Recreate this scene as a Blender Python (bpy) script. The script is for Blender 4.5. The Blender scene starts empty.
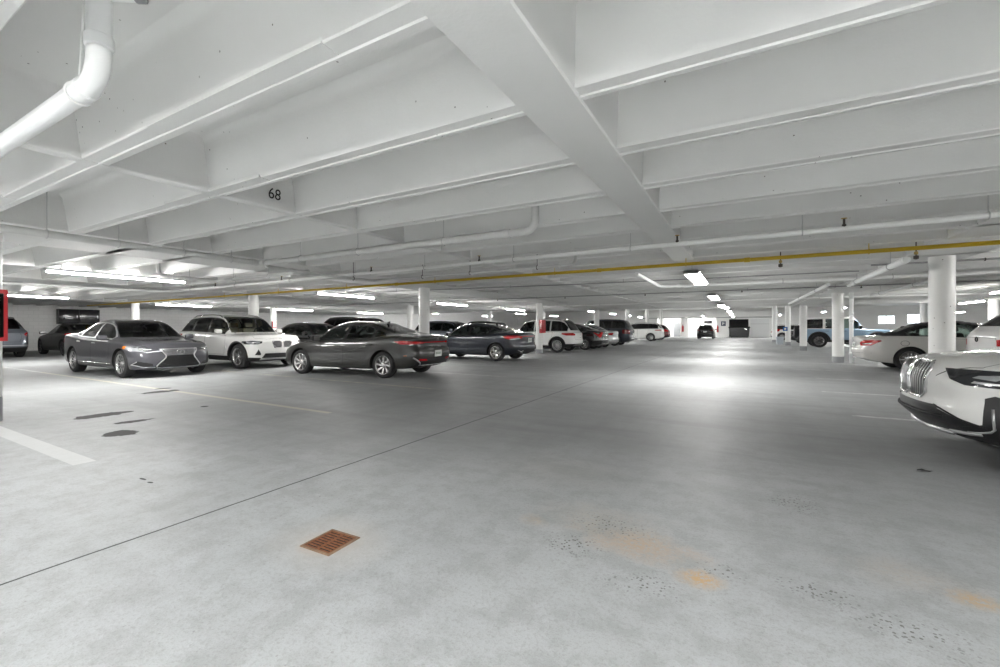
import bpy, bmesh, math, random
import numpy as np
from mathutils import Vector, Matrix
from mathutils.bvhtree import BVHTree
from mathutils.geometry import tessellate_polygon

C = bpy.context.scene.collection
scene = bpy.context.scene
rnd = random.Random(7)

# ------------------------------------------------------------------ camera, world, exposure
YAW = math.radians(29.25)
CAM_H = 1.22
FPX = 432.0
cam_d = bpy.data.cameras.new('camera')
cam = bpy.data.objects.new('camera', cam_d)
C.objects.link(cam)
cam.location = (0, 0, CAM_H)
cam.rotation_euler = (math.radians(90), 0, YAW)
cam_d.sensor_width = 36.0
cam_d.lens = FPX / 1000.0 * 36.0
cam_d.shift_y = -0.005
cam_d.clip_start = 0.05
cam_d.clip_end = 300
scene.camera = cam
world = bpy.data.worlds.new('world')
scene.world = world
world.use_nodes = True
world.node_tree.nodes['Background'].inputs[0].default_value = (0.85, 0.93, 1.0, 1)
world.node_tree.nodes['Background'].inputs[1].default_value = 1.6
scene.view_settings.view_transform = 'Standard'
scene.view_settings.look = 'None'
scene.view_settings.exposure = 1.6
scene.view_settings.gamma = 1.0
scene.view_settings.use_curve_mapping = False
LAMP = 72.0           # emission strength of the fluorescent diffusers
BEHIND = [(1.6, -1.9), (-6.0, -2.2), (-.92, -3.0), (4.5, -2.2), (-11.8, -2.0), (-6.0, -8), (3, -8), (9, 3.0), (-18, -3)]

RIBZ = 2.48           # underside of the concrete ribs
SLABZ = 2.93          # underside of the slab between ribs
HIGHZ = 3.9           # ceiling of the far bay
YEND = 28.6           # where the ribbed ceiling stops
YBACK, YFAR = -12.0, 67.0
XL, XR = -34.0, 26.0

# ------------------------------------------------------------------ materials
def mat(name, base=(0.8,0.8,0.8), rough=0.5, metal=0.0, coat=0.0, spec=0.5, emit=None, estr=0.0, bump=None, vary=None):
    m = bpy.data.materials.new(name); m.use_nodes = True
    nt = m.node_tree; b = nt.nodes['Principled BSDF']
    b.inputs['Base Color'].default_value = (*base, 1)
    b.inputs['Roughness'].default_value = rough
    b.inputs['Metallic'].default_value = metal
    b.inputs['Specular IOR Level'].default_value = spec
    b.inputs['Coat Weight'].default_value = coat
    b.inputs['Coat Roughness'].default_value = 0.04
    if emit:
        b.inputs['Emission Color'].default_value = (*emit, 1)
        b.inputs['Emission Strength'].default_value = estr
    if vary or bump:
        tc = nt.nodes.new('ShaderNodeTexCoord')
        n = nt.nodes.new('ShaderNodeTexNoise')
        n.inputs['Scale'].default_value = (vary or bump)[0]
        n.inputs['Detail'].default_value = 5
        nt.links.new(tc.outputs['Object'], n.inputs['Vector'])
        if vary:
            r = nt.nodes.new('ShaderNodeMix'); r.data_type = 'RGBA'
            k = vary[1]
            r.inputs['A'].default_value = (*[c*(1-k) for c in base], 1)
            r.inputs['B'].default_value = (*[min(1, c*(1+k)) for c in base], 1)
            nt.links.new(n.outputs['Fac'], r.inputs['Factor'])
            nt.links.new(r.outputs['Result'], b.inputs['Base Color'])
        if bump:
            bp = nt.nodes.new('ShaderNodeBump')
            bp.inputs['Strength'].default_value = bump[1]
            bp.inputs['Distance'].default_value = 0.01
            nt.links.new(n.outputs['Fac'], bp.inputs['Height'])
            nt.links.new(bp.outputs['Normal'], b.inputs['Normal'])
    return m

class G:
    """small node graph helper"""
    def __init__(s, m):
        s.nt = m.node_tree; s.b = s.nt.nodes['Principled BSDF']
    def n(s, t, **kw):
        x = s.nt.nodes.new('ShaderNode'+t)
        for k, v in kw.items(): setattr(x, k, v)
        return x
    def l(s, a, b): s.nt.links.new(a, b)
    def val(s, inp, v):
        if hasattr(v, 'links') or hasattr(v, 'is_linked'): s.l(v, inp)
        else: inp.default_value = v
    def math(s, op, a, b=None, c=None, clamp=False):
        x = s.n('Math', operation=op, use_clamp=clamp)
        s.val(x.inputs[0], a)
        if b is not None: s.val(x.inputs[1], b)
        if c is not None: s.val(x.inputs[2], c)
        return x.outputs[0]
    def mix(s, f, a, b):
        x = s.n('Mix', data_type='RGBA')
        s.val(x.inputs['Factor'], f)
        for k, v in (('A', a), ('B', b)):
            if isinstance(v, tuple): x.inputs[k].default_value = (*v, 1)
            else: s.l(v, x.inputs[k])
        return x.outputs['Result']
    def noise(s, vec, scale, detail=4, rough=.5):
        x = s.n('TexNoise'); x.inputs['Scale'].default_value = scale
        x.inputs['Detail'].default_value = detail; x.inputs['Roughness'].default_value = rough
        s.l(vec, x.inputs['Vector']); return x.outputs['Fac']
    def ramp(s, f, lo, hi):
        x = s.n('MapRange'); x.clamp = True
        s.val(x.inputs[0], f); x.inputs[1].default_value = lo; x.inputs[2].default_value = hi
        return x.outputs[0]

def white_paint(name, base, specks=True, rough=.55, clo=.52, size=14, dens=.6):
    m = mat(name, base, rough); g = G(m)
    tc = g.n('TexCoord').outputs['Object']
    big = g.noise(tc, .9, 3)
    fine = g.noise(tc, 60, 4)
    c = g.mix(g.ramp(big, .3, .7), tuple(x*.93 for x in base), base)
    if specks:
        v = g.n('TexVoronoi'); v.inputs['Scale'].default_value = size; g.l(tc, v.inputs['Vector'])
        clus = g.ramp(g.noise(tc, 1.3, 2), clo, clo+.1)
        near = g.math('LESS_THAN', v.outputs['Distance'], .085)
        k = g.math('MULTIPLY', near, clus)
        sep = g.n('SeparateColor'); g.l(v.outputs['Color'], sep.inputs[0])
        k = g.math('MULTIPLY', k, g.math('GREATER_THAN', sep.outputs[0], dens))
        c = g.mix(k, c, (.16,.15,.14))
    g.l(c, g.b.inputs['Base Color'])
    bp = g.n('Bump'); bp.inputs['Strength'].default_value = .25; bp.inputs['Distance'].default_value = .004
    g.l(g.math('ADD', fine, g.math('MULTIPLY', g.noise(tc, 9, 3), 3)), bp.inputs['Height'])
    g.l(bp.outputs['Normal'], g.b.inputs['Normal'])
    return m

M = {}
M['ceiling'] = white_paint('white_ceiling_paint', (.78,.78,.768))
M['column'] = white_paint('white_column_paint', (.86,.86,.845), rough=.4, clo=.36, size=10, dens=.5)
M['wallwhite'] = white_paint('white_wall_paint', (.86,.86,.845), specks=False)
M['greybase'] = mat('grey_column_base_paint', (.30,.31,.32), .5, vary=(8,.15))
M['pipe_white'] = mat('white_painted_pipe', (.92,.92,.91), .3, bump=(30,.1))
M['pvc'] = mat('white_plastic_pipe', (.92,.93,.93), .28)
M['pipe_grey'] = mat('grey_white_pipe', (.62,.62,.61), .4, vary=(6,.1))
M['conduit'] = mat('dull_grey_conduit', (.33,.33,.33), .45)
M['yellow'] = mat('yellow_painted_pipe', (.62,.42,.02), .4, vary=(5,.12))
M['steel'] = mat('galvanised_hanger_steel', (.55,.55,.55), .4, metal=.4)
M['darkiron'] = mat('dark_iron_fitting', (.06,.05,.045), .6)
M['brass'] = mat('brass_sprinkler', (.45,.33,.12), .35, metal=.8)
M['housing'] = mat('lamp_housing_white', (.8,.8,.8), .4)
M['lampglow'] = mat('lamp_diffuser_glow', (.9,.9,.9), .4, emit=(1,.985,.96), estr=LAMP)
M['lampwide'] = mat('lamp_wide_diffuser_glow', (.9,.9,.9), .4, emit=(1,.985,.96), estr=LAMP*.34)
M['rust'] = mat('rusty_cast_iron', (.20,.075,.03), .8, vary=(40,.7), bump=(90,.6))
M['rustrim'] = mat('rust_stained_frame', (.24,.155,.10), .85, vary=(25,.55), bump=(90,.4))
M['black'] = mat('black_plastic', (.012,.012,.013), .35)
M['drainpit'] = mat('drain_pit_dark', (.02,.015,.012), .9)
M['blackmatte'] = mat('black_matte', (.015,.015,.016), .7)
M['seam'] = mat('panel_gap', (.006,.006,.006), .8)
M['rubber'] = mat('tyre_rubber', (.022,.022,.023), .75, bump=(60,.2))
M['liner'] = mat('wheel_arch_liner', (.008,.008,.008), .9)
M['alloy'] = mat('silver_alloy', (.62,.62,.62), .22, metal=.9)
M['alloydark'] = mat('dark_alloy', (.06,.06,.065), .3, metal=.6)
M['disc'] = mat('brake_disc', (.25,.25,.25), .35, metal=.8)
M['chrome'] = mat('chrome', (.82,.82,.83), .08, metal=1.0)
M['satin'] = mat('satin_silver_trim', (.55,.55,.56), .3, metal=.8)
M['red_lamp'] = mat('red_tail_lamp', (.42,.003,.006), .18, coat=.35)
M['dark_red_lamp'] = mat('smoked_red_tail_lamp', (.16,.006,.01), .12, coat=1.0)
M['lamp_clear'] = mat('clear_lamp_lens', (.50,.52,.54), .08, metal=.5, coat=1.0)
M['lamp_dark'] = mat('dark_lamp_lens', (.035,.037,.04), .06, coat=1.0)
M['amber'] = mat('amber_reflector', (.75,.20,.02), .2, coat=1.0)
M['plate'] = mat('number_plate_white', (.70,.72,.70), .35)
M['plate_mark'] = mat('number_plate_marks', (.10,.16,.12), .4)
M['red_box'] = mat('red_enamel_cabinet', (.42,.012,.018), .3, coat=.5)
M['red_label'] = mat('red_cabinet_lettering_white', (.7,.66,.64), .4)
M['seat'] = mat('dark_seat_cloth', (.035,.033,.032), .8)
M['seat_tan'] = mat('beige_seat_leather', (.30,.24,.18), .6)
M['stencil'] = mat('black_stencil_paint', (.012,.012,.012), .6)
M['softtop'] = mat('black_canvas_soft_top', (.012,.012,.013), .85, bump=(120,.3))
M['bluebadge'] = mat('blue_badge_enamel', (.02,.12,.4), .25, coat=1)
M['boxgrey'] = mat('pale_blue_grey_plastic', (.42,.46,.50), .5)
M['navy'] = mat('navy_sign_face', (.05,.06,.10), .4)
M['doorwhite'] = mat('white_sheet_metal_door', (.74,.75,.75), .35)
M['pitdark'] = mat('unlit_room_lining', (.10,.10,.10), .8)
M['cabinet_black'] = mat('black_gloss_cabinet', (.015,.015,.018), .18, coat=.4)
M['skylens'] = M['lamp_clear']

def glass_mat(name, tint, refl=.9):
    m = bpy.data.materials.new(name); m.use_nodes = True
    nt = m.node_tree; nt.nodes.clear()
    o = nt.nodes.new('ShaderNodeOutputMaterial'); mx = nt.nodes.new('ShaderNodeMixShader')
    t = nt.nodes.new('ShaderNodeBsdfTransparent'); t.inputs[0].default_value = (*tint, 1)
    gl = nt.nodes.new('ShaderNodeBsdfGlossy'); gl.inputs['Roughness'].default_value = .03
    gl.inputs[0].default_value = (refl, refl, refl, 1)
    f = nt.nodes.new('ShaderNodeFresnel'); f.inputs[0].default_value = 1.5
    nt.links.new(f.outputs[0], mx.inputs[0]); nt.links.new(t.outputs[0], mx.inputs[1]); nt.links.new(gl.outputs[0], mx.inputs[2])
    nt.links.new(mx.outputs[0], o.inputs[0])
    return m
M['glass'] = glass_mat('tinted_car_glass', (.30,.34,.33))
M['glass_light'] = glass_mat('light_green_car_glass', (.62,.72,.68))
M['glass_dark'] = glass_mat('privacy_car_glass', (.05,.055,.055))

def paint(name, base, metal=.0, rough=.3, coat=1.0):
    m = mat(name, base, rough, metal=metal, coat=coat)
    return m
PAINT = {
 'grey': paint('graphite_grey_car_paint', (.09,.09,.103), .55, .32),
 'white': paint('white_car_paint', (.78,.78,.76), 0, .3),
 'dark': paint('dark_grey_car_paint', (.034,.034,.032), .35, .3),
 'navy': paint('dark_blue_grey_car_paint', (.022,.026,.036), .5, .3),
 'black': paint('black_car_paint', (.010,.010,.011), .1, .2),
 'silver': paint('silver_car_paint', (.42,.43,.44), .7, .3),
 'bluegrey': paint('blue_grey_car_paint', (.16,.18,.21), .5, .3),
 'lightblue': paint('pale_blue_car_paint', (.22,.33,.44), .1, .35),
 'pearl': paint('pearl_white_car_paint', (.66,.65,.62), 0, .3),
 'maroon': paint('dark_red_car_paint', (.10,.008,.012), .3, .25),
 'matt': paint('matt_dark_grey_car_paint', (.030,.030,.029), .2, .45, .3),
}

# floor -----------------------------------------------------------------
def floor_material():
    m = mat('painted_concrete_floor', (.45,.46,.46), .4); g = G(m)
    tc = g.n('TexCoord').outputs['Object']
    sp = g.n('SeparateXYZ'); g.l(tc, sp.inputs[0]); X, Y = sp.outputs[0], sp.outputs[1]
    big = g.noise(tc, .35, 5, .6); mid = g.noise(tc, 1.6, 6, .65); fine = g.noise(tc, 55, 3, .6); vfine = g.noise(tc, 160, 2)
    # streaks dragged along the aisle
    mp = g.n('Mapping'); mp.inputs['Scale'].default_value = (2.2, .35, 1); g.l(tc, mp.inputs[0])
    streak = g.noise(mp.outputs[0], 1.2, 5, .6)
    c = g.mix(g.ramp(big, .32, .68), (.36,.375,.38), (.50,.52,.53))
    c = g.mix(g.math('MULTIPLY', g.ramp(mid, .42, .70), .35), c, (.57,.58,.58))
    c = g.mix(g.math('MULTIPLY', g.ramp(streak, .45, .70), .45), c, (.27,.28,.28))
    mp2 = g.n('Mapping'); mp2.inputs['Scale'].default_value = (.5, 2.6, 1); g.l(tc, mp2.inputs[0])
    st2 = g.noise(mp2.outputs[0], 1.0, 6, .65)
    c = g.mix(g.math('MULTIPLY', g.ramp(st2, .48, .68), .48), c, (.22,.225,.225))
    # fine aggregate showing through
    # floor colour runs from paler at the near end to darker further in
    far_mask = g.ramp(g.math('ADD', g.math('ADD', Y, g.math('MULTIPLY', X, -.25)), g.math('MULTIPLY', g.noise(tc, .55, 5, .6), 3.0)), 3.6, 6.6)
    c = g.mix(g.math('MULTIPLY', far_mask, .42), c, (.20,.205,.205))
    c = g.mix(g.math('MULTIPLY', g.math('SUBTRACT', 1.0, far_mask), .55), c, (.555,.58,.595))
    c = g.mix(g.math('MULTIPLY', g.ramp(g.noise(tc, 5, 6, .75), .45, .60), .36), c, (.28,.285,.28))
    c = g.mix(g.math('MULTIPLY', g.ramp(fine, .50, .68), .30), c, (.24,.24,.23))
    c = g.mix(g.math('MULTIPLY', g.ramp(vfine, .52, .66), .22), c, (.24,.24,.235))
    v = g.n('TexVoronoi'); v.inputs['Scale'].default_value = 26; g.l(tc, v.inputs['Vector'])
    sc = g.n('SeparateColor'); g.l(v.outputs['Color'], sc.inputs[0])
    dots = g.math('MULTIPLY', g.math('LESS_THAN', v.outputs['Distance'], .16), g.math('GREATER_THAN', sc.outputs[1], .55))
    wear = g.ramp(g.noise(tc, .8, 5, .7), .50, .68)
    c = g.mix(g.math('MULTIPLY', g.math('MULTIPLY', dots, wear), .6), c, (.16,.155,.15))

    def blob(cx, cy, rx, ry, soft=.6, nz=.55, nsc=2.5, an=0.0):
        ux, uy = g.math('SUBTRACT', X, cx), g.math('SUBTRACT', Y, cy)
        if an:
            ca, sa = math.cos(an), math.sin(an)
            ux, uy = g.math('ADD', g.math('MULTIPLY', ux, ca), g.math('MULTIPLY', uy, sa)), g.math('SUBTRACT', g.math('MULTIPLY', uy, ca), g.math('MULTIPLY', ux, sa))
        dx = g.math('DIVIDE', ux, rx); dy = g.math('DIVIDE', uy, ry)
        r = g.math('SQRT', g.math('ADD', g.math('MULTIPLY', dx, dx), g.math('MULTIPLY', dy, dy)))
        r = g.math('ADD', r, g.math('MULTIPLY', g.math('SUBTRACT', g.noise(tc, nsc, 4, .6), .5), nz*3))
        return g.math('SUBTRACT', 1.0, g.ramp(r, 1-soft, 1.0))
    # rusty, pitted wear in the near right of the aisle
    pits = g.math('MULTIPLY', g.math('LESS_THAN', v.outputs['Distance'], .3), g.math('GREATER_THAN', sc.outputs[0], .3))
    for (cx, cy, rx, ry, k, col) in WEAR:
        b = blob(cx, cy, rx, ry, .95, .5, 5)
        c = g.mix(g.math('MULTIPLY', g.math('MULTIPLY', b, g.ramp(g.noise(tc, 38, 5, .75), .38, .52)), min(1, k*1.6)), c, col)
    for (cx, cy, rx, ry) in PITS:
        b = blob(cx, cy, rx, ry, .8, .5, 4)
        v2 = g.n('TexVoronoi'); v2.inputs['Scale'].default_value = 52; g.l(tc, v2.inputs['Vector'])
        s2 = g.n('SeparateColor'); g.l(v2.outputs['Color'], s2.inputs[0])
        k = g.math('MULTIPLY', g.math('LESS_THAN', v2.outputs['Distance'], .33), g.math('GREATER_THAN', s2.outputs[0], .4))
        c = g.mix(g.math('MULTIPLY', g.math('MULTIPLY', b, k), .85), c, (.12,.11,.10))
    # parking lines, worn
    wearl = g.ramp(g.noise(tc, 7, 6, .75), .36, .52)
    wearl2 = g.ramp(g.noise(tc, 1.1, 3, .6), .38, .52)
    lw = g.math('MULTIPLY', wearl, wearl2)
    def line(y0, x0, x1, w, col, k, worn=True):
        a = g.math('LESS_THAN', g.math('ABSOLUTE', g.math('SUBTRACT', Y, y0)), w/2)
        b = g.math('MULTIPLY', g.math('GREATER_THAN', X, x0), g.math('LESS_THAN', X, x1))
        f = g.math('MULTIPLY', a, b)
        if worn: f = g.math('MULTIPLY', f, lw)
        return g.math('MULTIPLY', f, k), col
    for (y0, x0, x1, w, col, k, wn) in LINES:
        f, col = line(y0, x0, x1, w, col, k, wn)
        c = g.mix(f, c, col)
    # dark wet patches
    wet = None
    for (cx, cy, rx, ry, an) in WET:
        b = blob(cx, cy, rx, ry, .10, .55, 4.5, an)
        wet = b if wet is None else g.math('MAXIMUM', wet, b)
    c = g.mix(g.math('MULTIPLY', wet, .95), c, (.030,.029,.028))
    # joint running along the aisle, and two cross cracks
    wob = g.math('MULTIPLY', g.math('SUBTRACT', g.noise(tc, 3, 3), .5), .02)
    j = g.math('LESS_THAN', g.math('ABSOLUTE', g.math('ADD', g.math('ADD', X, 3.08), wob)), .0085)
    wob2 = g.math('MULTIPLY', g.math('SUBTRACT', g.noise(tc, .7, 5), .5), .5)
    j2 = g.math('LESS_THAN', g.math('ABSOLUTE', g.math('ADD', g.math('SUBTRACT', Y, 9.9), wob2)), .006)
    c = g.mix(g.math('MAXIMUM', j, g.math('MULTIPLY', j2, .5)), c, (.045,.045,.045))
    # pale and rust rim round the drain
    b = blob(-2.05, 1.68, .42, .36, .5, .25, 3)
    c = g.mix(g.math('MULTIPLY', b, .35), c, (.60,.57,.53))
    b = blob(-2.05, 1.68, .20, .17, .5, .25, 6)
    c = g.mix(g.math('MULTIPLY', b, .45), c, (.52,.42,.32))
    g.l(c, g.b.inputs['Base Color'])
    ro = g.math('ADD', g.math('ADD', .38, g.math('MULTIPLY', far_mask, .10)), g.math('MULTIPLY', mid, .24))
    ro = g.math('ADD', ro, g.math('MULTIPLY', wet, .2))
    g.l(ro, g.b.inputs['Roughness'])
    g.b.inputs['Specular IOR Level'].default_value = .42
    bp = g.n('Bump'); bp.inputs['Strength'].default_value = .35; bp.inputs['Distance'].default_value = .004
    g.l(g.math('ADD', g.math('MULTIPLY', fine, 1.0), g.math('ADD', g.math('MULTIPLY', vfine, .4), g.math('MULTIPLY', mid, 2.0))), bp.inputs['Height'])
    g.l(bp.outputs['Normal'], g.b.inputs['Normal'])
    return m

def fxy(px, py, z=0.0):
    """floor (or height z) point seen at a photograph pixel"""
    q = (px-500)/FPX; t = (py-328.5)/FPX
    d = (CAM_H-z)/t
    return (d*(-math.sin(YAW)+math.cos(YAW)*q), d*(math.cos(YAW)+math.sin(YAW)*q))
def x_at(px, Y):
    q = (px-500)/FPX
    d = Y/(math.cos(YAW)+math.sin(YAW)*q)
    return d*(-math.sin(YAW)+math.cos(YAW)*q), d

WEAR = []
for (px, py, rx, ry, k, col) in [(640,545,.42,.22,.55,(.52,.40,.29)), (697,578,.14,.10,.7,(.60,.40,.20)), (600,520,.5,.3,.25,(.50,.45,.38)),
                                 (975,600,.12,.1,.6,(.58,.42,.25)), (560,470,.7,.5,.2,(.42,.40,.37)), (905,575,.35,.2,.2,(.50,.42,.34)), (535,520,.12,.1,.35,(.56,.44,.3))]:
    a, b = fxy(px, py); WEAR.append((a, b, rx, ry, k, col))
PITS = []
for (px, py, rx, ry) in [(575,545,.22,.16), (645,585,.22,.14), (610,525,.3,.2), (815,590,.22,.12), (720,572,.18,.1), (790,503,.25,.2), (920,635,.3,.14)]:
    a, b = fxy(px, py); PITS.append((a, b, rx, ry))
WET = []
for (ax, ay, bx, by, hw) in [(72,419,132,411,.17), (112,424,152,419,.09), (100,434,142,432,.17), (138,394,178,390,.15), (155,389,172,388,.08), (201,407,208,406,.05), (140,478,146,480,.012), (148,482,153,483,.012)]:
    p, q = fxy(ax, ay), fxy(bx, by)
    WET.append(((p[0]+q[0])/2, (p[1]+q[1])/2, math.hypot(q[0]-p[0], q[1]-p[1])/2, hw, math.atan2(q[1]-p[1], q[0]-p[0])))
WHT = (.66,.67,.66); YEL = (.60,.57,.44)
LINES = [(1.58, -12.0, -5.2, .16, WHT, .60, False), (4.25, -17.0, -5.2, .09, YEL, .6, False), (4.25, -24.0, -17.0, .09, WHT, .6, True)]
LINES += [(6.95, -24, -5.2, .10, YEL, .6, True), (9.6, -24, -5.2, .1, WHT, .6, True), (12.3, -24, -5.2, .1, WHT, .5, True), (15.9, -24, -5.2, .1, WHT, .5, True), (18.4, -12, -5.2, .1, WHT, .5, True), (23.0, -12, -5.2, .1, WHT, .5, True)]
LINES += [(y, 1.35, 7.5, .10, WHT, .75, True) for y in (7.7, 10.35, 13.0, 15.65, 18.6, 23.5, 27.0)]

# ------------------------------------------------------------------ helpers
def link(name, me, m=None, parent=None, loc=None):
    o = bpy.data.objects.new(name, me); C.objects.link(o)
    if m is not None:
        for mm in (m if isinstance(m, (list, tuple)) else [m]): me.materials.append(mm)
    if parent is not None: o.parent = parent
    if loc is not None: o.location = loc
    return o
def tag(o, label=None, cat=None, group=None, kind=None):
    if label: o['label'] = label
    if cat: o['category'] = cat
    if group: o['group'] = group
    if kind: o['kind'] = kind
    return o
def empty(name, loc, rz=0, label=None, cat=None, group=None):
    o = bpy.data.objects.new(name, None); C.objects.link(o)
    o.empty_display_size = .2
    o.location = loc; o.rotation_euler = (0, 0, rz)
    return tag(o, label, cat, group)
def copy_tree(o, parent=None):
    c = o.copy(); C.objects.link(c); c.parent = parent
    for ch in [k for k in o.children]: copy_tree(ch, c)
    return c

class MB:
    def __init__(s): s.v = []; s.f = []; s.m = []; s.cur = 0; s.sm = []; s.smooth = False
    def add(s, vs, fs):
        o = len(s.v); s.v += [tuple(p) for p in vs]
        for f in fs: s.f.append([i+o for i in f]); s.m.append(s.cur); s.sm.append(s.smooth)
    def box(s, x0, x1, y0, y1, z0, z1):
        if x0 > x1: x0, x1 = x1, x0
        if y0 > y1: y0, y1 = y1, y0
        if z0 > z1: z0, z1 = z1, z0
        s.add([(x0,y0,z0),(x1,y0,z0),(x1,y1,z0),(x0,y1,z0),(x0,y0,z1),(x1,y0,z1),(x1,y1,z1),(x0,y1,z1)],
              [(0,3,2,1),(4,5,6,7),(0,1,5,4),(1,2,6,5),(2,3,7,6),(3,0,4,7)])
    def prism(s, poly, a, b, axis='x'):
        """extrude a 2-D polygon between a and b along an axis"""
        n = len(poly)
        def P(t, p):
            return {'x': (t, p[0], p[1]), 'y': (p[0], t, p[1]), 'z': (p[0], p[1], t)}[axis]
        vs = [P(a, p) for p in poly] + [P(b, p) for p in poly]
        fs = [(i, (i+1) % n, n+(i+1) % n, n+i) for i in range(n)]
        fs += [tuple(range(n))[::-1], tuple(range(n, 2*n))]
        s.add(vs, fs)
    def lathe(s, prof, seg=24, M4=None, cap=True):
        """profile of (r, h) about local z"""
        vs = []; fs = []
        for r, h in prof:
            for i in range(seg):
                a = 2*math.pi*i/seg; vs.append(Vector((r*math.cos(a), r*math.sin(a), h)))
        for j in range(len(prof)-1):
            for i in range(seg):
                k = (i+1) % seg
                fs.append((j*seg+i, j*seg+k, (j+1)*seg+k, (j+1)*seg+i))
        if cap:
            fs.append(tuple(range(seg))[::-1]); fs.append(tuple(range((len(prof)-1)*seg, len(prof)*seg)))
        if M4 is not None: vs = [M4 @ v for v in vs]
        s.add(vs, fs)
    def tube(s, pts, r, seg=12, fillet=0.0, cap=True):
        pts = [Vector(p) for p in pts]
        if fillet > 0 and len(pts) > 2:
            out = [pts[0]]
            for i in range(1, len(pts)-1):
                a = (pts[i-1]-pts[i]); b = (pts[i+1]-pts[i])
                f = min(fillet, a.length*.48, b.length*.48)
                p0 = pts[i]+a.normalized()*f; p1 = pts[i]+b.normalized()*f
                for k in range(7):
                    t = k/6; out.append(p0*(1-t)**2+pts[i]*2*t*(1-t)+p1*t*t)
            out.append(pts[-1]); pts = out
        n = len(pts); T = []
        for i in range(n):
            a = pts[max(0, i-1)]; b = pts[min(n-1, i+1)]; T.append((b-a).normalized())
        up = Vector((0,0,1)) if abs(T[0].z) < .9 else Vector((1,0,0))
        N = (up-T[0]*up.dot(T[0])).normalized()
        vs = []
        rr = r if isinstance(r, (list, tuple)) else [r]*n
        for i in range(n):
            N = (N-T[i]*N.dot(T[i])).normalized(); B = T[i].cross(N)
            for k in range(seg):
                a = 2*math.pi*k/seg; vs.append(pts[i]+(N*math.cos(a)+B*math.sin(a))*rr[min(i, len(rr)-1)])
        fs = []
        for i in range(n-1):
            for k in range(seg):
                q = (k+1) % seg; fs.append((i*seg+k, i*seg+q, (i+1)*seg+q, (i+1)*seg+k))
        if cap: fs.append(tuple(range(seg))[::-1]); fs.append(tuple(range((n-1)*seg, n*seg)))
        s.add(vs, fs)
    def build(s, name, m, parent=None, loc=None, auto=None):
        me = bpy.data.meshes.new(name); me.from_pydata([tuple(v) for v in s.v], [], s.f)
        bm = bmesh.new(); bm.from_mesh(me); bmesh.ops.recalc_face_normals(bm, faces=bm.faces[:])
        if auto is not None:
            bmesh.ops.remove_doubles(bm, verts=bm.verts[:], dist=1e-5)
            for f in bm.faces: f.smooth = True
            for e in bm.edges:
                if len(e.link_faces) == 2 and e.calc_face_angle(0) > math.radians(auto): e.smooth = False
            bm.to_mesh(me)
        else:
            bm.to_mesh(me)
            for i, p in enumerate(me.polygons): p.use_smooth = s.sm[i] if i < len(s.sm) else False
        bm.free()
        o = link(name, me, m, parent, loc)
        if len(set(s.m)) > 1 and auto is None:
            for i, p in enumerate(me.polygons): p.material_index = s.m[i]
        return o

def rbox(name, m, parent, cx, cy, cz, sx, sy, sz, bev=.02, seg=3, rot=None):
    """rounded box as a mesh of its own"""
    bm = bmesh.new(); bmesh.ops.create_cube(bm, size=1)
    bmesh.ops.scale(bm, vec=(sx, sy, sz), verts=bm.verts[:])
    bmesh.ops.bevel(bm, geom=bm.edges[:], offset=min(bev, .49*min(sx, sy, sz)), segments=seg, profile=.5, affect='EDGES')
    if rot is not None: bmesh.ops.rotate(bm, matrix=rot, verts=bm.verts[:])
    bmesh.ops.translate(bm, vec=(cx, cy, cz), verts=bm.verts[:])
    for f in bm.faces: f.smooth = True
    for e in bm.edges:
        if e.calc_face_angle(0) > .7: e.smooth = False
    me = bpy.data.meshes.new(name); bm.to_mesh(me); bm.free()
    return link(name, me, m, parent)

def text_mesh(name, s, size, m, parent, mat4, depth=.002, squeeze=1.0, bold=0.0):
    cu = bpy.data.curves.new(name, 'FONT'); cu.body = s; cu.size = size; cu.extrude = depth; cu.offset = bold
    cu.align_x = 'CENTER'; cu.align_y = 'CENTER'
    t = bpy.data.objects.new(name+'_t', cu); C.objects.link(t)
    dg = bpy.context.evaluated_depsgraph_get(); dg.update()
    me = bpy.data.meshes.new_from_object(t.evaluated_get(dg))
    bpy.data.objects.remove(t); bpy.data.curves.remove(cu)
    me.transform(Matrix.Scale(squeeze, 4, (1,0,0))); me.transform(mat4); me.materials.clear()
    me.name = name
    return link(name, me, m, parent)

# ================================================================== SETTING
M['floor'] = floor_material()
def struct(o): o['kind'] = 'structure'; return o
# floor
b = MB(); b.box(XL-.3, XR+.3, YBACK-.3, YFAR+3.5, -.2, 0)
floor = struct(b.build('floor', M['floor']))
# ceiling slab over the ribbed part and the higher slab beyond it
b = MB(); b.box(XL-.3, XR+.3, YBACK-.3, YEND+.3, SLABZ, SLABZ+.25)
b.box(XL-.3, XR+.3, YEND, YEND+.3, SLABZ+.2, HIGHZ+.2)
b.box(XL-.3, XR+.3, YEND, YFAR+3.5, HIGHZ, HIGHZ+.25)
ceiling = struct(b.build('ceiling', M['ceiling']))
PITCH = .877
def rib_profile(yc, wb=.155, wt=.27, z0=RIBZ, z1=SLABZ):
    """cross-section (y, z) of a rib with coved tops"""
    P = [(-wb/2, z0+.008), (-wb/2+.008, z0), (.012, z0), (.018, z0-.009), (.030, z0-.009), (.036, z0), (wb/2-.008, z0), (wb/2, z0+.008)]
    R = [(wt/2, z1-.10)]; 
    for k in range(1, 6):
        a = k/5*math.pi/2; R.append((wt/2+.09*(1-math.cos(a)), z1-.10+.105*math.sin(a)))
    Lf = [(-y, z) for y, z in R[::-1]]
    return [(yc+y, z) for y, z in P+R+Lf]
k = -14
ribs = []
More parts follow.
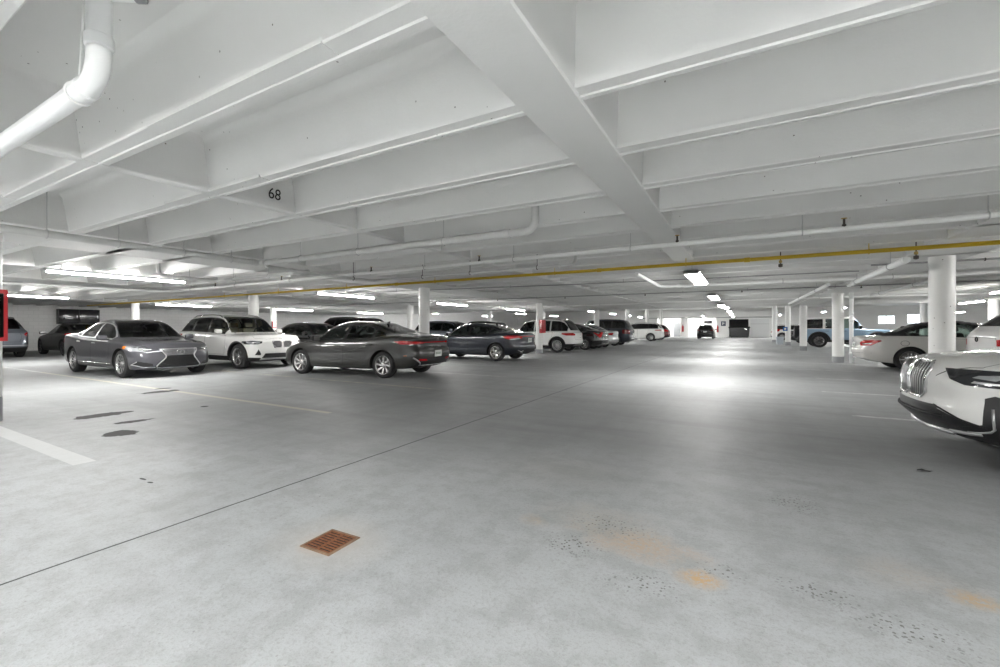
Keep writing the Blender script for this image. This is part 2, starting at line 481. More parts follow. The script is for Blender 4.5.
while 1.36+PITCH*k < YEND-.3:
    yc = 1.36+PITCH*k
    b = MB(); b.prism(rib_profile(yc, .155+rnd.uniform(-.012, .012)), XL, XR, 'x')
    # short formwork steps cast into the underside
    for q in range(3):
        x0 = rnd.uniform(-11, 5); b.box(x0, x0+rnd.uniform(.8, 2.2), yc-.088, yc+.01, RIBZ-.004, RIBZ+.02)
    o = b.build('rib', M['ceiling'], ceiling, auto=35); ribs.append(yc); k += 1
def beam(name, x0, x1, y0, y1, z0, m=M['ceiling'], cove=.09, taper=0.03):
    P = [(x0, z0+.01), (x0+.01, z0), (x1-.01, z0), (x1, z0+.01), (x1+taper, SLABZ-.10)]
    for k in range(1, 6):
        a = k/5*math.pi/2; P.append((x1+taper+cove*(1-math.cos(a)), SLABZ-.10+.105*math.sin(a)))
    Q = [(x0-taper, SLABZ-.10)]
    for k in range(1, 6):
        a = k/5*math.pi/2; Q.append((x0-taper-cove*(1-math.cos(a)), SLABZ-.10+.105*math.sin(a)))
    P += Q[::-1]
    b = MB(); b.prism(P, y0, y1, 'y'); return b.build(name, m, ceiling, auto=35)
beam('beam', -1.11, -.765, YBACK, 8.55, RIBZ-.012)
beam('bridging_rib', -4.37, -4.27, YBACK, YEND, RIBZ-.006)
beam('beam', -9.3, -7.65, YBACK, YEND, RIBZ-.004)
beam('beam', 2.5, 3.5, YBACK, YEND, RIBZ-.004)
beam('bridging_rib', -12.6, -12.5, YBACK, YEND, RIBZ-.006)
beam('beam', -17.0, -15.6, YBACK, YEND, RIBZ-.004)
beam('beam', -26.6, -25.2, YBACK, YEND, RIBZ-.004)
beam('bridging_rib', 8.9, 9.0, YBACK, YEND, RIBZ-.006)
beam('beam', 14.6, 15.6, YBACK, YEND, RIBZ-.004)
# header closing the ribbed ceiling
b = MB(); b.box(XL, XR, YEND-.25, YEND+.3, RIBZ-.004, SLABZ+.05); b.build('beam', M['ceiling'], ceiling)

# block wall on the left
mw = M['wallwhite']
def block_wall():
    m = mat('painted_block_wall', (.86,.86,.85), .5); g = G(m)
    tc = g.n('TexCoord').outputs['Object']
    sp = g.n('SeparateXYZ'); g.l(tc, sp.inputs[0]); cb = g.n('CombineXYZ')
    g.l(g.math('ADD', sp.outputs[0], sp.outputs[1]), cb.inputs[0]); g.l(sp.outputs[2], cb.inputs[1])
    br = g.n('TexBrick'); g.l(cb.outputs[0], br.inputs['Vector'])
    br.inputs['Color1'].default_value = (.87,.87,.86,1); br.inputs['Color2'].default_value = (.83,.83,.82,1); br.inputs['Mortar'].default_value = (.74,.74,.73,1)
    br.inputs['Scale'].default_value = 1; br.inputs['Mortar Size'].default_value = .008; br.inputs['Brick Width'].default_value = .4; br.inputs['Row Height'].default_value = .2
    g.l(br.outputs['Color'], g.b.inputs['Base Color'])
    bp = g.n('Bump'); bp.inputs['Strength'].default_value = .4; bp.inputs['Distance'].default_value = .01; bp.invert = True
    g.l(br.outputs['Fac'], bp.inputs['Height']); g.l(bp.outputs['Normal'], g.b.inputs['Normal'])
    return m
M['block'] = block_wall()
b = MB(); b.box(XL-.3, XL, YBACK-.3, YFAR+.3, 0, HIGHZ+.2); struct(b.build('wall_left', M['block']))
b = MB(); b.box(XR, XR+.3, YBACK-.3, YFAR+.3, 0, HIGHZ+.2); struct(b.build('wall_right', M['block']))
b = MB(); b.box(XL-.3, XR+.3, YBACK-.3, YBACK, 0, SLABZ+.1); struct(b.build('wall_back', M['wallwhite']))

# far wall with openings
def zf(py, px, Y=YFAR):
    return CAM_H+(328.5-py)/FPX*x_at(px, Y)[1]
XF = lambda px: x_at(px, YFAR)[0]
ops = []   # (x0, x1, z0, z1)
o_bay = (XF(657), XF(681), 0, zf(316, 670)); o_open = (XF(688), XF(716.5), 0, zf(317.5, 703))
o_dock = (XF(729), XF(748.5), 0, zf(319.3, 738)); o_roll = (XF(750.5), XF(769.5), 0, zf(318.8, 760))
o_w1 = (XF(878), XF(895.5), zf(324, 886), zf(315.5, 886)); o_w2 = (XF(907), XF(926), zf(323.5, 916), zf(314, 916)); o_w3 = (XF(934), XF(951), zf(323.5, 940), zf(314, 940))
ops = [o_bay, o_open, o_dock, o_roll, o_w1, o_w2, o_w3]
b = MB(); xs = [XL-.3]; 
cur = XL-.3
for (x0, x1, z0, z1) in ops:
    b.box(cur, x0, YFAR, YFAR+.3, 0, HIGHZ+.2)
    b.box(x0, x1, YFAR, YFAR+.3, z1, HIGHZ+.2)
    if z0 > 0: b.box(x0, x1, YFAR, YFAR+.3, 0, z0)
    cur = x1
b.box(cur, XR+.3, YFAR, YFAR+.3, 0, HIGHZ+.2)
wall_far = struct(b.build('wall_far', M['wallwhite']))
hz = zf(317, 730)
b = MB(); b.box(XF(640), XF(862), YFAR-.5, YFAR, hz, hz+.75); struct(b.build('trim_1', M['wallwhite']))
b = MB(); b.box(XF(640), XF(775), YFAR-.06, YFAR-.0, hz-.10, hz-.002); struct(b.build('trim_2', M['greybase']))
# rooms behind the openings
b = MB(); y1 = YFAR+3.3
b.box(o_bay[0]-.6, o_open[1]+.3, y1, y1+.2, 0, 3.2); b.box(o_bay[0]-.8, o_bay[0]-.6, YFAR+.3, y1, 0, 3.2); b.box(o_bay[1]+.2, o_open[0]-.2, YFAR+.3, y1, 0, 3.2); b.box(o_open[1]+.3, o_open[1]+.5, YFAR+.3, y1, 0, 3.2)
b.box(o_bay[0]-.8, o_open[1]+.5, YFAR+.3, y1+.2, 3.2, 3.4)
struct(b.build('wall_recess', M['wallwhite']))
b = MB(); b.box(o_dock[0]-.1, o_dock[1]+.1, YFAR+2.9, YFAR+3.1, 0, 3); b.box(o_dock[0]-.3, o_dock[0]-.1, YFAR+.3, YFAR+3.1, 0, 3); b.box(o_dock[1]+.1, o_dock[1]+.3, YFAR+.3, YFAR+3.1, 0, 3); b.box(o_dock[0]-.3, o_dock[1]+.3, YFAR+.3, YFAR+3.1, 3, 3.2)
struct(b.build('wall_dock', M['pitdark']))
# white roller door with its rail
d = empty('door_1', ((o_roll[0]+o_roll[1])/2, YFAR+.15, 0)); struct(d)
w_ = o_roll[1]-o_roll[0]
b = MB()
for i in range(5): 
    z0 = i*(o_roll[3]/5); b.box(-w_/2, w_/2, -.03, .03, z0+.008, z0+o_roll[3]/5-.008); b.box(-w_/2, w_/2, -.01, .02, z0-.01, z0+.01)
b.build('door_panel', M['doorwhite'], d)
b = MB(); b.box(-w_/2, w_/2, -.09, -.03, o_roll[3]*.72, o_roll[3]*.72+.06); b.build('door_rail', M['steel'], d)
# small service door in the white bay
d = empty('door_2', (XF(674), YFAR+3.25, 0)); struct(d)
b = MB(); b.box(-.45, .45, -.06, 0, 0, 2.1); b.build('door_panel', M['greybase'], d)
b = MB(); b.box(.30, .36, -.12, -.06, .95, 1.1); b.build('door_handle', M['chrome'], d)
# window frames in the far right openings
for i, (x0, x1, z0, z1) in enumerate([o_w1, o_w2, o_w3], 1):
    w = empty('window_%d' % i, ((x0+x1)/2, YFAR+.15, z0)); struct(w)
    b = MB(); W2 = (x1-x0)/2; H = z1-z0
    b.box(-W2, W2, -.05, .05, 0, .06); b.box(-W2, W2, -.05, .05, H-.06, H); b.box(-W2, -W2+.06, -.05, .05, 0, H); b.box(W2-.06, W2, -.05, .05, 0, H); b.box(-.03, .03, -.05, .05, 0, H)
    b.build('window_frame', M['housing'], w)

# ================================================================== COLUMNS
def column(x, y, r, top, label, base=.20, group=None):
    b = MB(); b.smooth = True
    b.lathe([(r, 0), (r, top)], 40)
    o = b.build('column', M['column'], None, (x, y, 0), auto=40); tag(o, label, 'column', group)
    b = MB(); b.lathe([(r+.001, .001), (r+.003, .001), (r+.003, base), (r+.001, base+.002)], 40)
    b.build('painted_base', M['greybase'], o, auto=40)
    if top < 2.6:
        b = MB(); b.lathe([(r+.004, top-.13), (r+.006, top-.12), (r+.006, top-.02), (r+.004, top-.01)], 40); b.build('collar', M['column'], o, auto=40)
    return o
T0 = RIBZ+.02
column(3.06, 10.4, .170, T0, 'thick white column with chipped paint directly behind the near white car on the right')
column(3.0, 19.4, .172, T0, 'thick white column with a grey foot and a slim downpipe, by the rear of the white convertible', .22)
column(2.95, 28.95, .17, HIGHZ, 'white column right in front of the rear wheel of the pale blue off-roader', .25)
column(2.9, 37.4, .17, HIGHZ, 'far white column beside the spare wheel of the pale blue off-roader', .25)
column(2.6, 46.6, .20, HIGHZ, 'furthest column of the right row, overlapping the distant white hatchback')
column(-8.6, 1.61, .17, T0, 'slim white column at the left edge of the photo carrying a red cabinet', .32)
column(-8.65, 10.6, .165, T0, 'slim white column rising between the dark grey sedan and the dark blue sedan')
column(-8.7, 19.5, .165, T0, 'slim white column with a red extinguisher cabinet beside the white crossover')
column(-8.65, 28.95, .17, HIGHZ, 'white column above the roof of the black fastback in the left row')
column(-8.6, 37.8, .17, HIGHZ, 'white column above the roof of the tall dark blue car in the left row')
column(-8.6, 46.7, .17, HIGHZ, 'white column between the distant white car and the distant dark red car')
column(-8.6, 55.6, .17, HIGHZ, 'last column of the left row, just left of the bright white bay')
column(-16.1, 9.7, .17, T0, 'slim white column directly behind the roof of the white front-facing crossover')
column(-15.9, 18.3, .17, T0, 'slim distant column seen over the roof of the dark grey sedan')
column(-16.1, 27.2, .17, T0, 'slim distant column seen over the roof of the dark blue sedan')
column(-16.1, 37.0, .17, HIGHZ, 'very distant slim column just left of the column with the extinguisher cabinet')
column(-26.0, 9.75, .17, T0, 'white column behind the roof of the silver-grey luxury sedan')
column(-25.2, 16.4, .17, T0, 'distant column with a small red box, right of the white front-facing crossover')
column(9.6, 27.0, .17, T0, 'slim column in the right background between the near column and the white car at the edge')
column(12.2, 45.0, .2, HIGHZ, 'far column in front of the bright openings right of the blue off-roader')
# downpipe
b = MB(); b.smooth = True
px_, py_ = 3.36, 19.3
b.tube([(0,0,0), (0,0,T0)], .062, 16); o = b.build('downpipe', M['pvc'], None, (px_, py_, 0)); tag(o, 'white vertical downpipe standing against the thick column beside the convertible', 'pipe')
for z in (.35, 1.5, 1.75, 2.3):
    b = MB(); b.smooth = True; b.lathe([(.066, z-.05), (.072, z-.045), (.072, z+.045), (.066, z+.05)], 16); b.build('coupling', M['pvc'], o)

# ================================================================== CARS
def pchip(keys):
    xs = np.array([k[0] for k in keys], float); ys = np.array([k[1] for k in keys], float)
    h = np.diff(xs); d = np.diff(ys)/h; n = len(xs); m = np.zeros(n)
    if n == 2: m[:] = d[0]
    else:
        for i in range(1, n-1):
            if d[i-1]*d[i] > 0:
                w1 = 2*h[i]+h[i-1]; w2 = h[i]+2*h[i-1]
                m[i] = (w1+w2)/(w1/d[i-1]+w2/d[i])
        m[0] = d[0]; m[-1] = d[-1]
    def f(x):
        x = min(max(x, xs[0]), xs[-1]); i = min(int(np.searchsorted(xs, x, side='right'))-1, n-2); i = max(i, 0)
        t = (x-xs[i])/h[i]
        return float((2*t**3-3*t*t+1)*ys[i]+(t**3-2*t*t+t)*h[i]*m[i]+(-2*t**3+3*t*t)*ys[i+1]+(t**3-t*t)*h[i]*m[i+1])
    return f
def curve_pts(P, counts):
    """chord-length Catmull-Rom through control points"""
    P = [Vector((p[0], p[1])) for p in P]; n = len(P); out = []
    L = [max((P[i+1]-P[i]).length, 1e-4) for i in range(n-1)]
    T = []
    for i in range(n):
        if i == 0: T.append((P[1]-P[0])/L[0])
        elif i == n-1: T.append((P[-1]-P[-2])/L[-1])
        else:
            a = (P[i]-P[i-1])/L[i-1]; b = (P[i+1]-P[i])/L[i]
            T.append((a*L[i]+b*L[i-1])/(L[i]+L[i-1]))
    T[0] = Vector((1, 0)); T[-1] = Vector((-1, 0))
    for i in range(n-1):
        for k in range(counts[i]):
            t = k/counts[i]; l = L[i]
            out.append(P[i]*(2*t**3-3*t*t+1)+T[i]*l*(t**3-2*t*t+t)+P[i+1]*(-2*t**3+3*t*t)+T[i+1]*l*(t**3-t*t))
    out.append(P[-1]); return out
def interp(tab, x):
    if x <= tab[0][0]: return tab[0][1]
    for a, b in zip(tab, tab[1:]):
        if x <= b[0]:
            t = (x-a[0])/(b[0]-a[0]); t = t*t*(3-2*t); return a[1]*(1-t)+b[1]*t
    return tab[-1][1]
def sstep(t):
    t = min(max(t, 0), 1); return t*t*(3-2*t)
def inset(poly, d):
    n = len(poly); A = sum(poly[i][0]*poly[(i+1) % n][1]-poly[(i+1) % n][0]*poly[i][1] for i in range(n))
    sg = 1 if A > 0 else -1; out = []
    for i in range(n):
        p0 = Vector(poly[i-1]); p1 = Vector(poly[i]); p2 = Vector(poly[(i+1) % n])
        a = (p1-p0).normalized(); b = (p2-p1).normalized()
        na = Vector((-a.y, a.x))*sg; nb = Vector((-b.y, b.x))*sg
        k = na+nb; k = k/max(k.length_squared, .35)*2
        out.append(tuple(p1+k*d))
    return out
def pip(poly, a, b):
    r = False; n = len(poly)
    for i in range(n):
        x0, y0 = poly[i]; x1, y1 = poly[(i+1) % n]
        if (y0 > b) != (y1 > b) and a < (x1-x0)*(b-y0)/(y1-y0)+x0: r = not r
    return r

class Car:
    def __init__(s, name, spec, loc, heading, label, category='car', group=None):
        s.sp = spec; s.L, s.W = spec['L'], spec['W']
        s.root = empty(name, (loc[0], loc[1], 0), heading, label, category, group)
        s.parts = {}; s.regions = []
        for k in ('zt', 'zs', 'w', 'wt', 'zb'): setattr(s, k, pchip(spec[k]))
        s.shell()
    # --- surface
    def ring(s, t):
        zb, zs, zt, w, wt = s.zb(t), s.zs(t), s.zt(t), s.w(t), s.wt(t)
        zs = min(zs, zt-.012); rc = min(s.sp.get('rc', .07), (zt-zs)*.55); wt = min(wt, w*.93)
        cr = s.sp.get('crown', .02)
        cab = min(1, max(0, (zt-zs-.06)/.25))
        hb = zs-zb
        b1 = s.sp.get('sillin', .985)
        P = [(0, zb), (.80*w, zb), (.94*w, zb+.02), (b1*w, zb+.13*hb+.02), (w, zb+.50*hb), (w*.992, zb+.80*hb), (w*.972, zs-.03), (w*.945, zs)]
        if cab > 0:
            P.append((w*.925, zs+.014))
            mx, mz = (w*.925+wt)/2+.018*cab, (zs+.014+zt-rc)/2
            P.append((mx, mz))
        else:
            P.append((w*.925*.9+wt*.1, zs+(zt-rc-zs)*.15)); P.append(((w*.925+wt)/2, (zs+zt-rc)/2+.004))
        P += [(wt, zt-rc), (wt-.06-.08*(1-cab), zt-rc*.35), (wt*.5, zt-cr*.25), (0, zt)]
        return curve_pts(P, [2, 1, 2, 3, 3, 2, 1, 1, 3, 3, 2, 3, 3])
    def place(s, t, y, z):
        sp = s.sp; x = s.L/2-t; W2 = s.W/2
        u = min(abs(y)/W2, 1.05)
        wf = sstep(1-t/sp.get('bendlen', .9)); wr = sstep(1-(s.L-t)/sp.get('bendlen_r', .7))
        x -= sp['bend_f']*u**2.6*wf; x += sp['bend_r']*u**2.6*wr
        x -= interp(sp['nose'], z)*sstep(1-t/.38); x += interp(sp['tail'], z)*sstep(1-(s.L-t)/.38)
        # windscreen / rear glass plan curvature
        x -= sp.get('plan', .10)*(u**2)*max(0, min(1, (z-s.zs(t))/.3))*(1 if t < s.L*.5 else -.6)*.8
        return Vector((x, y, z))
    def shell(s):
        L = s.L
        ts = [0, .015, .04, .08, .13]+list(np.linspace(.19, L-.19, s.sp.get('nst', 64)))+[L-.13, L-.08, L-.04, L-.015, L]
        rings = []
        for t in ts: rings.append((t, s.ring(t)))
        full = []
        def caprings(t, R):
            zc = (R[0].y+R[-1].y)/2; out = []
            for k in (.9, .75, .6, .45, .3, .15, .02): out.append((t, [Vector((p.x*k, zc+(p.y-zc)*k)) for p in R]))
            return out
        seq = caprings(0, rings[0][1])[::-1]+rings+caprings(L, rings[-1][1])
        vs = []; n = len(seq[0][1]); N = 2*n-2
        for t, R in seq:
            for i in range(N):
                if i < n: y, z = R[i].x, R[i].y
                else: y, z = -R[N-i].x, R[N-i].y
                vs.append(s.place(t, y, z))
        fs = []
        for j in range(len(seq)-1):
            for i in range(N):
                k = (i+1) % N; fs.append((j*N+i, j*N+k, (j+1)*N+k, (j+1)*N+i))
        fs.append(tuple(range(N))); fs.append(tuple(range((len(seq)-1)*N, len(seq)*N))[::-1])
        me = bpy.data.meshes.new('t'); me.from_pydata([tuple(v) for v in vs], [], fs)
        bm = bmesh.new(); bm.from_mesh(me); bpy.data.meshes.remove(me)
        bmesh.ops.remove_doubles(bm, verts=bm.verts[:], dist=2e-4)
        bmesh.ops.recalc_face_normals(bm, faces=bm.faces[:]); bm.normal_update()
        s.bm = bm; s.lay = bm.faces.layers.int.new('rid')
        b2 = bm.copy(); bmesh.ops.triangulate(b2, faces=b2.faces[:]); b2.normal_update(); b2.verts.ensure_lookup_table()
        s.bv = [v.co.copy() for v in b2.verts]; s.bn = [v.normal.copy() for v in b2.verts]
        s.bt = [tuple(v.index for v in f.verts) for f in b2.faces]; b2.free()
        s.bvh = BVHTree.FromPolygons(s.bv, s.bt)
    def nrm(s, co):
        p, n, i, d = s.bvh.find_nearest(co)
        if i is None: return Vector((0,0,1))
        a, b, c = (s.bv[k] for k in s.bt[i])
        v0, v1, v2 = b-a, c-a, p-a
        d00, d01, d11, d20, d21 = v0.dot(v0), v0.dot(v1), v1.dot(v1), v2.dot(v0), v2.dot(v1)
        den = d00*d11-d01*d01
        if abs(den) < 1e-12: return n
        v = (d11*d20-d01*d21)/den; w = (d00*d21-d01*d20)/den
        r = s.bn[s.bt[i][0]]*(1-v-w)+s.bn[s.bt[i][1]]*v+s.bn[s.bt[i][2]]*w
        return r.normalized()
    # --- projections
    def proj(s, kind, th=45, sg=1):
        h = s.L/2; a = math.radians(th)
        if kind == 'side': return (Vector((-1,0,0)), h, Vector((0,0,1)), 0)
        if kind == 'front' or kind == 'rear': return (Vector((0,1,0)), 0, Vector((0,0,1)), 0)
        if kind == 'top': return (Vector((-1,0,0)), h, Vector((0,1,0)), 0)
        if kind == 'oblf': return (Vector((-math.sin(a), sg*math.cos(a), 0)), h*math.sin(a), Vector((0,0,1)), 0)
        if kind == 'oblr': return (Vector((math.sin(a), sg*math.cos(a), 0)), h*math.sin(a), Vector((0,0,1)), 0)
    def cut(s, rid, kind, poly, cond, th=45, sg=1, only=None):
        ga, ca, gb, cb = s.proj(kind, th, sg); bm = s.bm
        amin, amax = min(p[0] for p in poly)-.002, max(p[0] for p in poly)+.002
        bmin, bmax = min(p[1] for p in poly)-.002, max(p[1] for p in poly)+.002
        sel = []
        for f in bm.faces:
            A = [ga.dot(v.co)+ca for v in f.verts]; B = [gb.dot(v.co)+cb for v in f.verts]
            if max(A) < amin or min(A) > amax or max(B) < bmin or min(B) > bmax: continue
            c = f.calc_center_median()
            if cond(c, f.normal): sel.append(f)
        n = len(poly)
        for i in range(n):
            (a0, b0), (a1, b1) = poly[i], poly[(i+1) % n]
            if abs(a0-a1)+abs(b0-b1) < 1e-5: continue
            no = (ga*(b1-b0)/ga.length_squared*1.0 - gb*(a1-a0)).normalized() if False else None
            na, nb = (b1-b0), -(a1-a0)
            no = (ga*na+gb*nb).normalized()
            co = ga*((a0-ca)/ga.length_squared)+gb*((b0-cb)/gb.length_squared)
            es = set(); vsx = set()
            for f in sel:
                es.update(f.edges); vsx.update(f.verts)
            r = bmesh.ops.bisect_plane(bm, geom=sel+list(es)+list(vsx), dist=1e-5, plane_co=co, plane_no=no)
            ns = [g for g in r['geom'] if isinstance(g, bmesh.types.BMFace)]
            sel = ns if ns else sel
        got = []
        for f in sel:
            if not f.is_valid: continue
            c = f.calc_center_median()
            if cond(c, f.normal) and pip(poly, ga.dot(c)+ca, gb.dot(c)+cb):
                if only is not None and f[s.lay] not in only: continue
                f[s.lay] = rid; got.append(f)
        return got
    def reg(s, name, m, kind, poly, cond, th=45, sg=1, off=0, part=True, under=None, label=None, keep=None, split=False, seam=0, only=None):
        """mark a patch of the shell; part=True makes it a mesh of its own"""
        if seam:
            rid = s._new('gap', M['seam'], False, None, None, 0, False)
            s.cut(rid, kind, poly, cond, th, sg, only); poly = inset(poly, seam)
            if only is not None: only = tuple(only)+(rid,)
        if split:
            ids = []
            for sd in (1, -1):
                rid = s._new(name, m, part, under, label, off, keep, sd)
                s.cut(rid, kind, poly, (lambda c, n, sd=sd: c.y*sd > 0 and cond(c, n)), th, sg, only); ids.append(rid)
            return ids
        rid = s._new(name, m, part, under, label, off, keep)
        s.cut(rid, kind, poly, cond, th, sg, only); return rid
    def _new(s, name, m, part, under, label, off, keep, sd=0):
        s.regions.append(dict(name=name, m=m, part=part, under=under, label=label, off=off, keep=keep, sd=sd)); return len(s.regions)
    # --- standard cuts
    def arches(s, clad=None, cladw=.055):
        for ax in ('fa', 'ra'):
            t0 = s.sp[ax]; R = s.sp['r']+s.sp.get('gap', .055); zc = s.sp['r']
            cond = lambda c, n: abs(c.y) > s.W/2*.55
            def circ(R): return [(t0+R*math.cos(a), zc+R*math.sin(a)) for a in np.linspace(-.5, math.pi+.5, 21)]+[(t0, -.2)]
            if clad:
                s.reg('arch_trim', clad, 'side', circ(R+cladw), cond, off=.012, keep=True, split=True)
            rid = s._new('hole', None, False, None, None, 0, False)
            fs = s.cut(rid, 'side', circ(R), cond)
            bmesh.ops.delete(s.bm, geom=[f for f in fs if f.is_valid], context='FACES')
    def glasshouse(s, m_side=None, m_wind=None, m_rear=None, trim=None, pill=None, s0=None, s1=None, splits=(), top=.045, bot=.03, quarter=True, rearglass=True, labels=None):
        sp = s.sp; m_side = m_side or M['glass']; m_wind = m_wind or M['glass']; m_rear = m_rear or (m_side[-1] if isinstance(m_side, list) else m_side)
        s0 = s0 or sp['dlo'][0]; s1 = s1 or sp['dlo'][1]
        rc = sp.get('rc', .07)
        N = 14; T = list(np.linspace(s0, s1, N))
        up = [(t, s.zt(t)-rc*.9-top) for t in T]; lo = [(t, s.zs(t)+.014+bot) for t in T]
        up = [(t, max(u, l[1]+.004)) for (t, u), l in zip(up, lo)]
        uf = lambda t: interpl(up, t); lf = lambda t: interpl(lo, t)
        cond = lambda c, n: abs(n.y) > .35 and abs(c.y) > .3*s.W/2 and c.z > s.zs(s.L/2-c.x)-.02
        full = lo+up[::-1]
        big = inset(full, -.022)
        if trim: s.reg('window_trim', trim, 'side', big, cond, part=False)
        edges = [s0]+list(splits)+[s1]
        for i in range(len(edges)-1):
            a = edges[i]+(.0 if i == 0 else sp.get('pillar', .04)); b = edges[i+1]-(.0 if i == len(edges)-2 else sp.get('pillar', .04))
            ts = [a]+[t for t in T if a+.03 < t < b-.03]+[b]
            poly = [(t, lf(t)) for t in ts]+[(t, uf(t)) for t in ts[::-1]]
            s.reg('window', m_side[i] if isinstance(m_side, list) else m_side, 'side', poly, cond, split=True)
        # windscreen
        a, b = sp['ws']; za, zb_ = s.zt(a)+.015, s.zt(b)-.022
        zz = np.linspace(za, zb_, 5)
        def half(z, a, b):
            lo_, hi = a, b
            for _ in range(30):
                mid = (lo_+hi)/2
                if s.zt(mid) < z: lo_ = mid
                else: hi = mid
            return s.wt(lo_)
        R = [(half(z, a, b)-.045, z-.02*(i == 0)) for i, z in enumerate(zz)]
        poly = [(y, z) for y, z in R]+[(-y, z) for y, z in R[::-1]]
        c1 = lambda c, n: n.x > .12 and c.z > za-.06 and s.L/2-c.x < b+.35 and s.L/2-c.x > a-.15
        s.reg('windshield', m_wind, 'front', poly, c1)
        if rearglass and sp.get('rw'):
            b, a = sp['rw']   # (roof end, glass base) from nose
            za, zb_ = s.zt(a)+.015, s.zt(b)-.02
            def halfr(z):
                lo_, hi = b, a
                for _ in range(30):
                    mid = (lo_+hi)/2
                    if s.zt(mid) > z: lo_ = mid
                    else: hi = mid
                return s.wt(lo_)
            R = [(halfr(z)-.05, z) for z in np.linspace(za, zb_, 5)]
            poly = [(y, z) for y, z in R]+[(-y, z) for y, z in R[::-1]]
            c2 = lambda c, n: n.x < -.12 and c.z > za-.03 and s.L/2-c.x > b-.3 and n.z > .0
            s.reg('rear_window', m_rear, 'rear', poly, c2)
    def doors(s, d, sill, belt=.0):
        """d = (front edge, b pillar, rear edge)"""
        sp = s.sp; cond = lambda c, n: abs(n.y) > .5 and abs(c.y) > s.W/2*.6
        z0 = sill; tb = lambda t: s.zs(t)+belt
        A = [(d[0]+.02, z0), (d[1], z0), (d[1]+.01, tb(d[1])), (d[0]-.03, tb(d[0])-.01), (d[0]-.02, (z0+tb(d[0]))/2)]
        s.reg('door', sp['paint'], 'side', A, cond, split=True, seam=.006, only=(0,))
        if len(d) > 2:
            R = sp['r']+sp.get('gap', .055)+.06; ra = sp['ra']
            B = [(d[1], z0), (ra-R-.02, z0), (ra-R+.02, sp['r']+.12), (ra-R*.72, sp['r']+R*.78), (d[2], max(sp['r']+R*.98, (tb(d[2])+z0)/2)), (d[2]+.03, tb(d[2])-.01), (d[1]+.01, tb(d[1]))]
            s.reg('door', sp['paint'], 'side', B, cond, split=True, seam=.006, only=(0,))
    def handles(s, ts, dz=-.11, m=None):
        for t in ts:
            z = s.zs(t)+dz
            for sd in (1, -1):
                hit = s.bvh.ray_cast(Vector((s.L/2-t, sd*3, z)), Vector((0, -sd, 0)))
                if hit[0] is None: continue
                y = hit[0].y
                rbox('door_handle', m or s.sp['paint'], s.root, s.L/2-t, y+sd*.018, z, .20, .028, .026, .012)
    def hood(s, pts, seam=.005):
        s.reg('hood', s.sp['paint'], 'top', [(t, y) for t, y in pts]+[(t, -y) for t, y in pts[::-1]], lambda c, n: n.z > .3 and c.z > s.zs(s.L/2-c.x)-.05, seam=seam, only=(0,))
    def surf_x(s, y, z, front=True):
        h = s.bvh.ray_cast(Vector((4*(1 if front else -1), y, z)), Vector((-1 if front else 1, 0, 0)))
        return h[0].x if h[0] is not None else (s.L/2 if front else -s.L/2)
    def surf_n(s, y, z, front=True):
        h = s.bvh.ray_cast(Vector((4*(1 if front else -1), y, z)), Vector((-1 if front else 1, 0, 0)))
        return h[1] if h[0] is not None else Vector((1 if front else -1, 0, 0))
    def frame_at(s, y, z, front=True, out=.004):
        """matrix whose local XY plane lies on the surface, X to the right of someone looking at it"""
        x = s.surf_x(y, z, front); n = s.surf_n(y, z, front)
        if n.x*(1 if front else -1) < 0: n = -n
        r = Vector((0, 0, 1)).cross(n).normalized(); u = n.cross(r).normalized()
        m = Matrix((r, u, n)).transposed().to_4x4(); m.translation = Vector((x, y, z))+n*out
        return m
    # --- finish
    def finish(s, liner=True):
        bm = s.bm; lay = s.lay
        # wheel-well walls: pull the open edges inwards
        if liner:
            rid = s._new('liner', M['liner'], False, None, None, 0, False)
            be = [e for e in bm.edges if e.is_boundary]
            r = bmesh.ops.extrude_edge_only(bm, edges=be)
            for g in r['geom']:
                if isinstance(g, bmesh.types.BMVert):
                    sg = 1 if g.co.y > 0 else -1; g.co.y = sg*s.W/2*.56
                if isinstance(g, bmesh.types.BMFace): g[lay] = rid
        bm.normal_update(); cache = {}
        def N(co):
            k = (round(co.x, 5), round(co.y, 5), round(co.z, 5))
            if k not in cache: cache[k] = s.nrm(co)
            return cache[k]
        groups = {}
        for f in bm.faces: groups.setdefault(f[lay], []).append(f)
        def emit(name, faces, mats, midx, off=0, smoothn=True):
            vi = {}; vs = []; fs = []; ln = []
            for f in faces:
                idx = []
                for v in f.verts:
                    if v.index not in vi:
                        vi[v.index] = len(vs); vs.append(v.co+(N(v.co)*off if off else Vector((0,0,0))))
                    idx.append(vi[v.index])
                fs.append(idx)
            mi = [midx(f) for f in faces]
            for f in faces:
                isl = s.regions[f[lay]-1]['name'] == 'liner' if f[lay] > 0 else False
                for v in f.verts:
                    n = N(v.co)
                    ln.append(f.normal if (isl or n.dot(f.normal) < .35) else n)
            if off:
                # skirt down to the shell
                cnt = {}
                for q in fs:
                    for i in range(len(q)):
                        a, b = q[i], q[(i+1) % len(q)]; cnt.setdefault((min(a, b), max(a, b)), []).append((a, b))
                inner = {}
                rev = {k: v for v, k in vi.items()}
                bm.verts.ensure_lookup_table()
                for k, lst in cnt.items():
                    if len(lst) == 1:
                        a, b = lst[0]
                        for q in (a, b):
                            if q not in inner:
                                o = bm.verts[rev[q]].co; inner[q] = len(vs); vs.append(o-N(o)*.012)
                        fs.append([b, a, inner[a], inner[b]]); mi.append(mi[0])
                        e = (vs[b]-vs[a]).cross(vs[inner[a]]-vs[a]); e = -e if e.length else Vector((0,0,1))
                        ln += [e.normalized() if e.length > 0 else Vector((0,0,1))]*4
            me = bpy.data.meshes.new(name); me.from_pydata([tuple(v) for v in vs], [], fs)
            for m_ in mats: me.materials.append(m_)
            for i, p in enumerate(me.polygons): p.material_index = mi[i]; p.use_smooth = True
